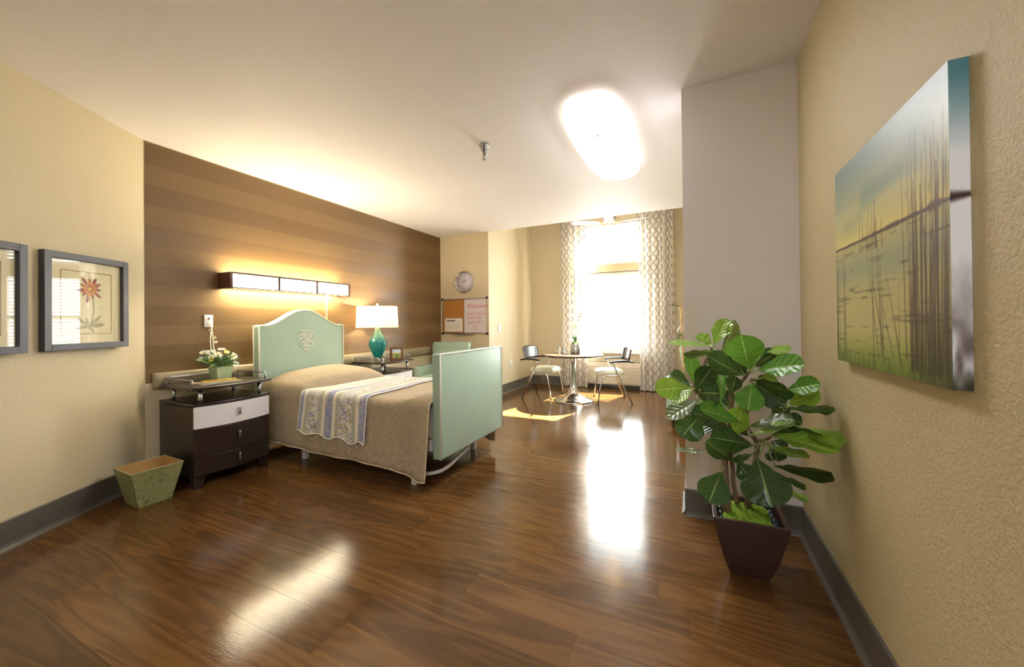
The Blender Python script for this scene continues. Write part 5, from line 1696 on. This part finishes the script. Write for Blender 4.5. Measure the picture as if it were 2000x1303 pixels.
def painting_fn(U, V):
    hz = 0.586 + 0.004 * (smooth_noise(U, V * 0, 14, 1, 1) - 0.5)
    ts = np.clip((V - hz) / (1 - hz), 0, 1)
    sky = lerp([0.84, 0.78, 0.46], [0.66, 0.67, 0.50], np.clip(ts * 2.2, 0, 1))
    sky = lerp(sky, [0.44, 0.53, 0.50], np.clip((ts - 0.40) * 2.0, 0, 1))
    cl = smooth_noise(U, V, 5, 9, 2)
    sky = lerp(sky, [0.38, 0.50, 0.46], np.clip((cl - 0.55) * 2, 0, 1) * np.clip(ts * 3, 0, 1) * 0.6)
    tw = np.clip((hz - V) / hz, 0, 1)
    wat = lerp([0.70, 0.67, 0.44], [0.70, 0.67, 0.43], tw)
    wat = lerp(wat, [0.56, 0.60, 0.48], np.exp(-((tw - 0.22) / 0.12) ** 2) * 0.8)
    wat = lerp(wat, [0.46, 0.54, 0.16], np.clip((tw - 0.72) * 3.2, 0, 1))
    st = 0.6 * smooth_noise(U, V, 4, 70, 3) + 0.4 * smooth_noise(U, V, 14, 110, 13)
    wat = lerp(wat, [0.30, 0.26, 0.18], np.clip((st - 0.62) * 4.0, 0, 1) * 0.7 * (tw > 0.04))
    c = [np.where(V > hz, a, b) for a, b in zip(sky, wat)]
    # shore line
    wd = 0.006 + 0.016 * U * smooth_noise(U, V * 0, 30, 1, 5)
    c = lerp(c, [0.24, 0.17, 0.12], np.clip(1.2 - np.abs(V - hz + 0.003) / wd, 0, 1))
    # reeds
    rs = np.random.RandomState(9)
    specs = []
    for _ in range(40): specs.append((rs.uniform(0.76, 1.0), rs.uniform(0.0, 0.05), rs.uniform(0.45, 0.92), rs.uniform(0.002, 0.007), rs.uniform(-.03, .03)))
    for _ in range(8): specs.append((rs.uniform(0.0, 0.14), rs.uniform(0.0, 0.08), rs.uniform(0.45, 0.75), rs.uniform(0.002, 0.006), rs.uniform(-.02, .02)))
    for _ in range(9): specs.append((rs.uniform(0.45, 0.75), rs.uniform(0.0, 0.1), rs.uniform(0.35, 0.80), rs.uniform(0.003, 0.006), rs.uniform(-.16, .02)))
    for _ in range(10): specs.append((rs.uniform(0.25, 0.55), 0.52, rs.uniform(0.60, 0.74), rs.uniform(0.0025, 0.004), rs.uniform(-.03, .03)))
    for x, a, b, w, ln in specs:
        q = np.clip((V - a) / (b - a), 0, 1)
        on = (V >= a) & (V <= b)
        k_ = np.clip(1.3 - np.abs(U - (x + ln * q)) / (w * (1.2 - 0.8 * q)), 0, 1) * on
        c = lerp(c, [0.25, 0.17, 0.10], k_ * 0.8)
    br = np.clip((U - 0.72) / 0.28, 0, 1) * np.clip((0.50 - V) * 3, 0, 1) * (0.4 + 0.6 * smooth_noise(U, V, 40, 4, 6))
    c = lerp(c, [0.20, 0.17, 0.10], np.clip(br, 0, 0.85))
    gl = np.clip((0.10 - V) * 8, 0, 1) * smooth_noise(U, V, 60, 5, 7)
    c = lerp(c, [0.16, 0.22, 0.06], gl * 0.8)
    return [np.clip(x, 0, 1) for x in c]
print_plane('canvas_face', t, m_paint, lambda u, v: (-pw_ / 2 + pw_ * u, -PT, ph_ * v), 260, 320, painting_fn)
def edge_fn(U, V):
    c = lerp([0.93, 0.95, 0.97], [0.28, 0.50, 0.54], np.clip((V - 0.72) * 4, 0, 1))  # pale base puts reflected bluish light into the colour; teal top is painted
    c = lerp(c, [0.55, 0.60, 0.62], np.clip((0.45 - V) * 2.0, 0, 1) * smooth_noise(U, V, 4, 40, 8))
    c = lerp(c, [0.22, 0.15, 0.11], np.clip(1.25 - np.abs(V - 0.585 - 0.004 * U) / (0.020 - 0.010 * U), 0, 1))
    dk = np.clip((0.40 - V) * 2.2, 0, 1) * np.clip(smooth_noise(U, V, 3, 14, 10) * 1.6 - 0.35 + 0.4 * U, 0, 1)
    c = lerp(c, [0.24, 0.16, 0.13], dk)
    c = lerp(c, [0.14, 0.17, 0.10], np.clip((0.06 - V) * 16, 0, 1) * 0.7)
    return c
print_plane('canvas_edge', t, m_paint, lambda u, v: (pw_ / 2, -PT + PT * u, ph_ * v), 24, 220, edge_fn)
print_plane('canvas_edge', t, m_paint, lambda u, v: (-pw_ / 2, -PT * u, ph_ * v), 8, 60, edge_fn)
def top_fn(U, V):
    return [np.full_like(U, 0.26), np.full_like(U, 0.44), np.full_like(U, 0.44)]
def bot_fn(U, V):
    return [np.full_like(U, 0.16), np.full_like(U, 0.20), np.full_like(U, 0.08)]
print_plane('canvas_edge', t, m_paint, lambda u, v: (-pw_ / 2 + pw_ * u, -PT + PT * v, ph_), 8, 4, top_fn)
print_plane('canvas_edge', t, m_paint, lambda u, v: (-pw_ / 2 + pw_ * u, -PT * v, 0), 8, 4, bot_fn)
MB().box(-pw_ / 2 + 0.002, pw_ / 2 - 0.002, -PT + 0.002, -0.0005, 0.002, ph_ - 0.002).build('stretcher', m_plastic, t)

# ================================================================== FRAMED FLOWER PRINTS ON THE ANGLED WALL
def flower_fn(U, V, mirror=False):
    # U,V over the glazed area, 0.42 x 0.49 m
    X = U * 0.42; Z = V * 0.49
    r = np.full_like(U, 0.90); g = np.full_like(U, 0.86); b = np.full_like(U, 0.72)
    c = [r, g, b]
    # mat window
    wx0, wx1, wz0, wz1 = 0.065, 0.360, 0.055, 0.430
    inn = (X > wx0) & (X < wx1) & (Z > wz0) & (Z < wz1)
    c = [np.where(inn, q, p) for p, q in zip(c, (0.885, 0.855, 0.70))]
    ln = (((np.abs(X - wx0) < 0.003) | (np.abs(X - wx1) < 0.003)) & (Z > wz0) & (Z < wz1)) | (((np.abs(Z - wz0) < 0.003) | (np.abs(Z - wz1) < 0.003)) & (X > wx0) & (X < wx1))
    c = [np.where(ln, q, p) for p, q in zip(c, (0.62, 0.52, 0.36))]
    fx, fz = 0.228, 0.330
    # stem
    sq_ = np.clip((fz - Z) / 0.24, 0, 1)
    sx = fx + 0.028 * np.sin(sq_ * 2.6) - 0.022 * sq_ * sq_
    stm = (np.abs(X - sx) < 0.0035) & (Z < fz) & (Z > 0.085)
    c = [np.where(stm, q, p) for p, q in zip(c, (0.50, 0.52, 0.34))]
    for ax, az, ang, L, w in ((0.222, 0.10, 0.75, 0.10, 0.010), (0.222, 0.10, 0.12, 0.10, 0.013), (0.222, 0.10, 2.5, 0.09, 0.010), (0.222, 0.10, 3.3, 0.08, 0.009), (0.222, 0.10, -0.9, 0.05, 0.007), (0.222, 0.10, 1.9, 0.06, 0.007)):
        dx, dz = X - ax, Z - az
        p = dx * math.cos(ang) + dz * math.sin(ang); q = -dx * math.sin(ang) + dz * math.cos(ang)
        s = np.clip(p / L, 0, 1)
        k_ = (np.abs(q) < w * np.sin(math.pi * s) ** 0.8) & (p > 0) & (p < L)
        c = [np.where(k_, t_, p_) for p_, t_ in zip(c, (0.62, 0.61, 0.46))]
    dx, dz = X - fx, Z - fz
    rad = np.hypot(dx, dz); th = np.arctan2(dz, dx)
    for n_, R_, off, col, tipc in ((11, 0.085, 0.2, (0.62, 0.26, 0.26), (0.50, 0.16, 0.20)), (13, 0.062, 0.0, (0.84, 0.60, 0.28), (0.68, 0.30, 0.24)), (13, 0.044, 0.25, (0.74, 0.40, 0.26), (0.88, 0.72, 0.34))):
        a = ((th - off) / (2 * math.pi / n_)) % 1 - 0.5
        jj = np.floor((th - off) / (2 * math.pi / n_))
        Rr = R_ * (0.88 + 0.16 * np.sin(jj * 2.7))
        lim = Rr * (1 - (np.abs(a) * 2) ** 1.5 * 0.75)
        k_ = rad < lim
        q = np.clip(rad / R_, 0, 1)
        c = [np.where(k_, x0_ + (x1_ - x0_) * q ** 2, p_) for p_, x0_, x1_ in zip(c, col, tipc)]
    k_ = rad < 0.021
    c = [np.where(k_, q, p) for p, q in zip(c, (0.66, 0.40, 0.28))]
    k_ = rad < 0.012
    c = [np.where(k_, q, p) for p, q in zip(c, (0.88, 0.74, 0.30))]
    # fine caption line
    k_ = (np.abs(Z - 0.215) < 0.0016) & (X > 0.275) & (X < 0.325)
    c = [np.where(k_, q, p) for p, q in zip(c, (0.68, 0.64, 0.50))]
    return c
def framed(label, t0, t1):
    w, hgt = t1 - t0, 0.556
    base = P0 + PU * ((t0 + t1) / 2) + PN * 0.0115
    t = thing('framed_print', label, 'picture', (base.x, base.y, 0.977), PROT - R(2.3), 'framed flower prints')
    fw, d = 0.036, 0.030
    fm = MB()
    for a in ((-w / 2, -w / 2 + fw, 0, hgt), (w / 2 - fw, w / 2, 0, hgt), (-w / 2 + fw, w / 2 - fw, 0, fw), (-w / 2 + fw, w / 2 - fw, hgt - fw, hgt)):
        fm.box(a[0], a[1], -d, 0, a[2], a[3])
    fm.build('frame', m_frame, t, bevel=0.002)
    print_plane('print', t, m_print, lambda u, v: (-w / 2 + fw + (w - 2 * fw) * u, -0.008, fw + (hgt - 2 * fw) * v), 190, 220, flower_fn)
    MB().box(-w / 2 + fw, w / 2 - fw, -0.007, -0.001, fw, hgt - fw).build('backing', m_frame, t)
    MB().box(-w / 2 + fw, w / 2 - fw, -0.0165, -0.0145, fw, hgt - fw).build('glass', m_pic_glass, t)
    return t
framed('framed red and yellow flower print, the one nearest the brown wallpaper', 0.170, 0.652)
framed('framed print with dark frame cut off by the left edge of the view', -0.405, 0.077)
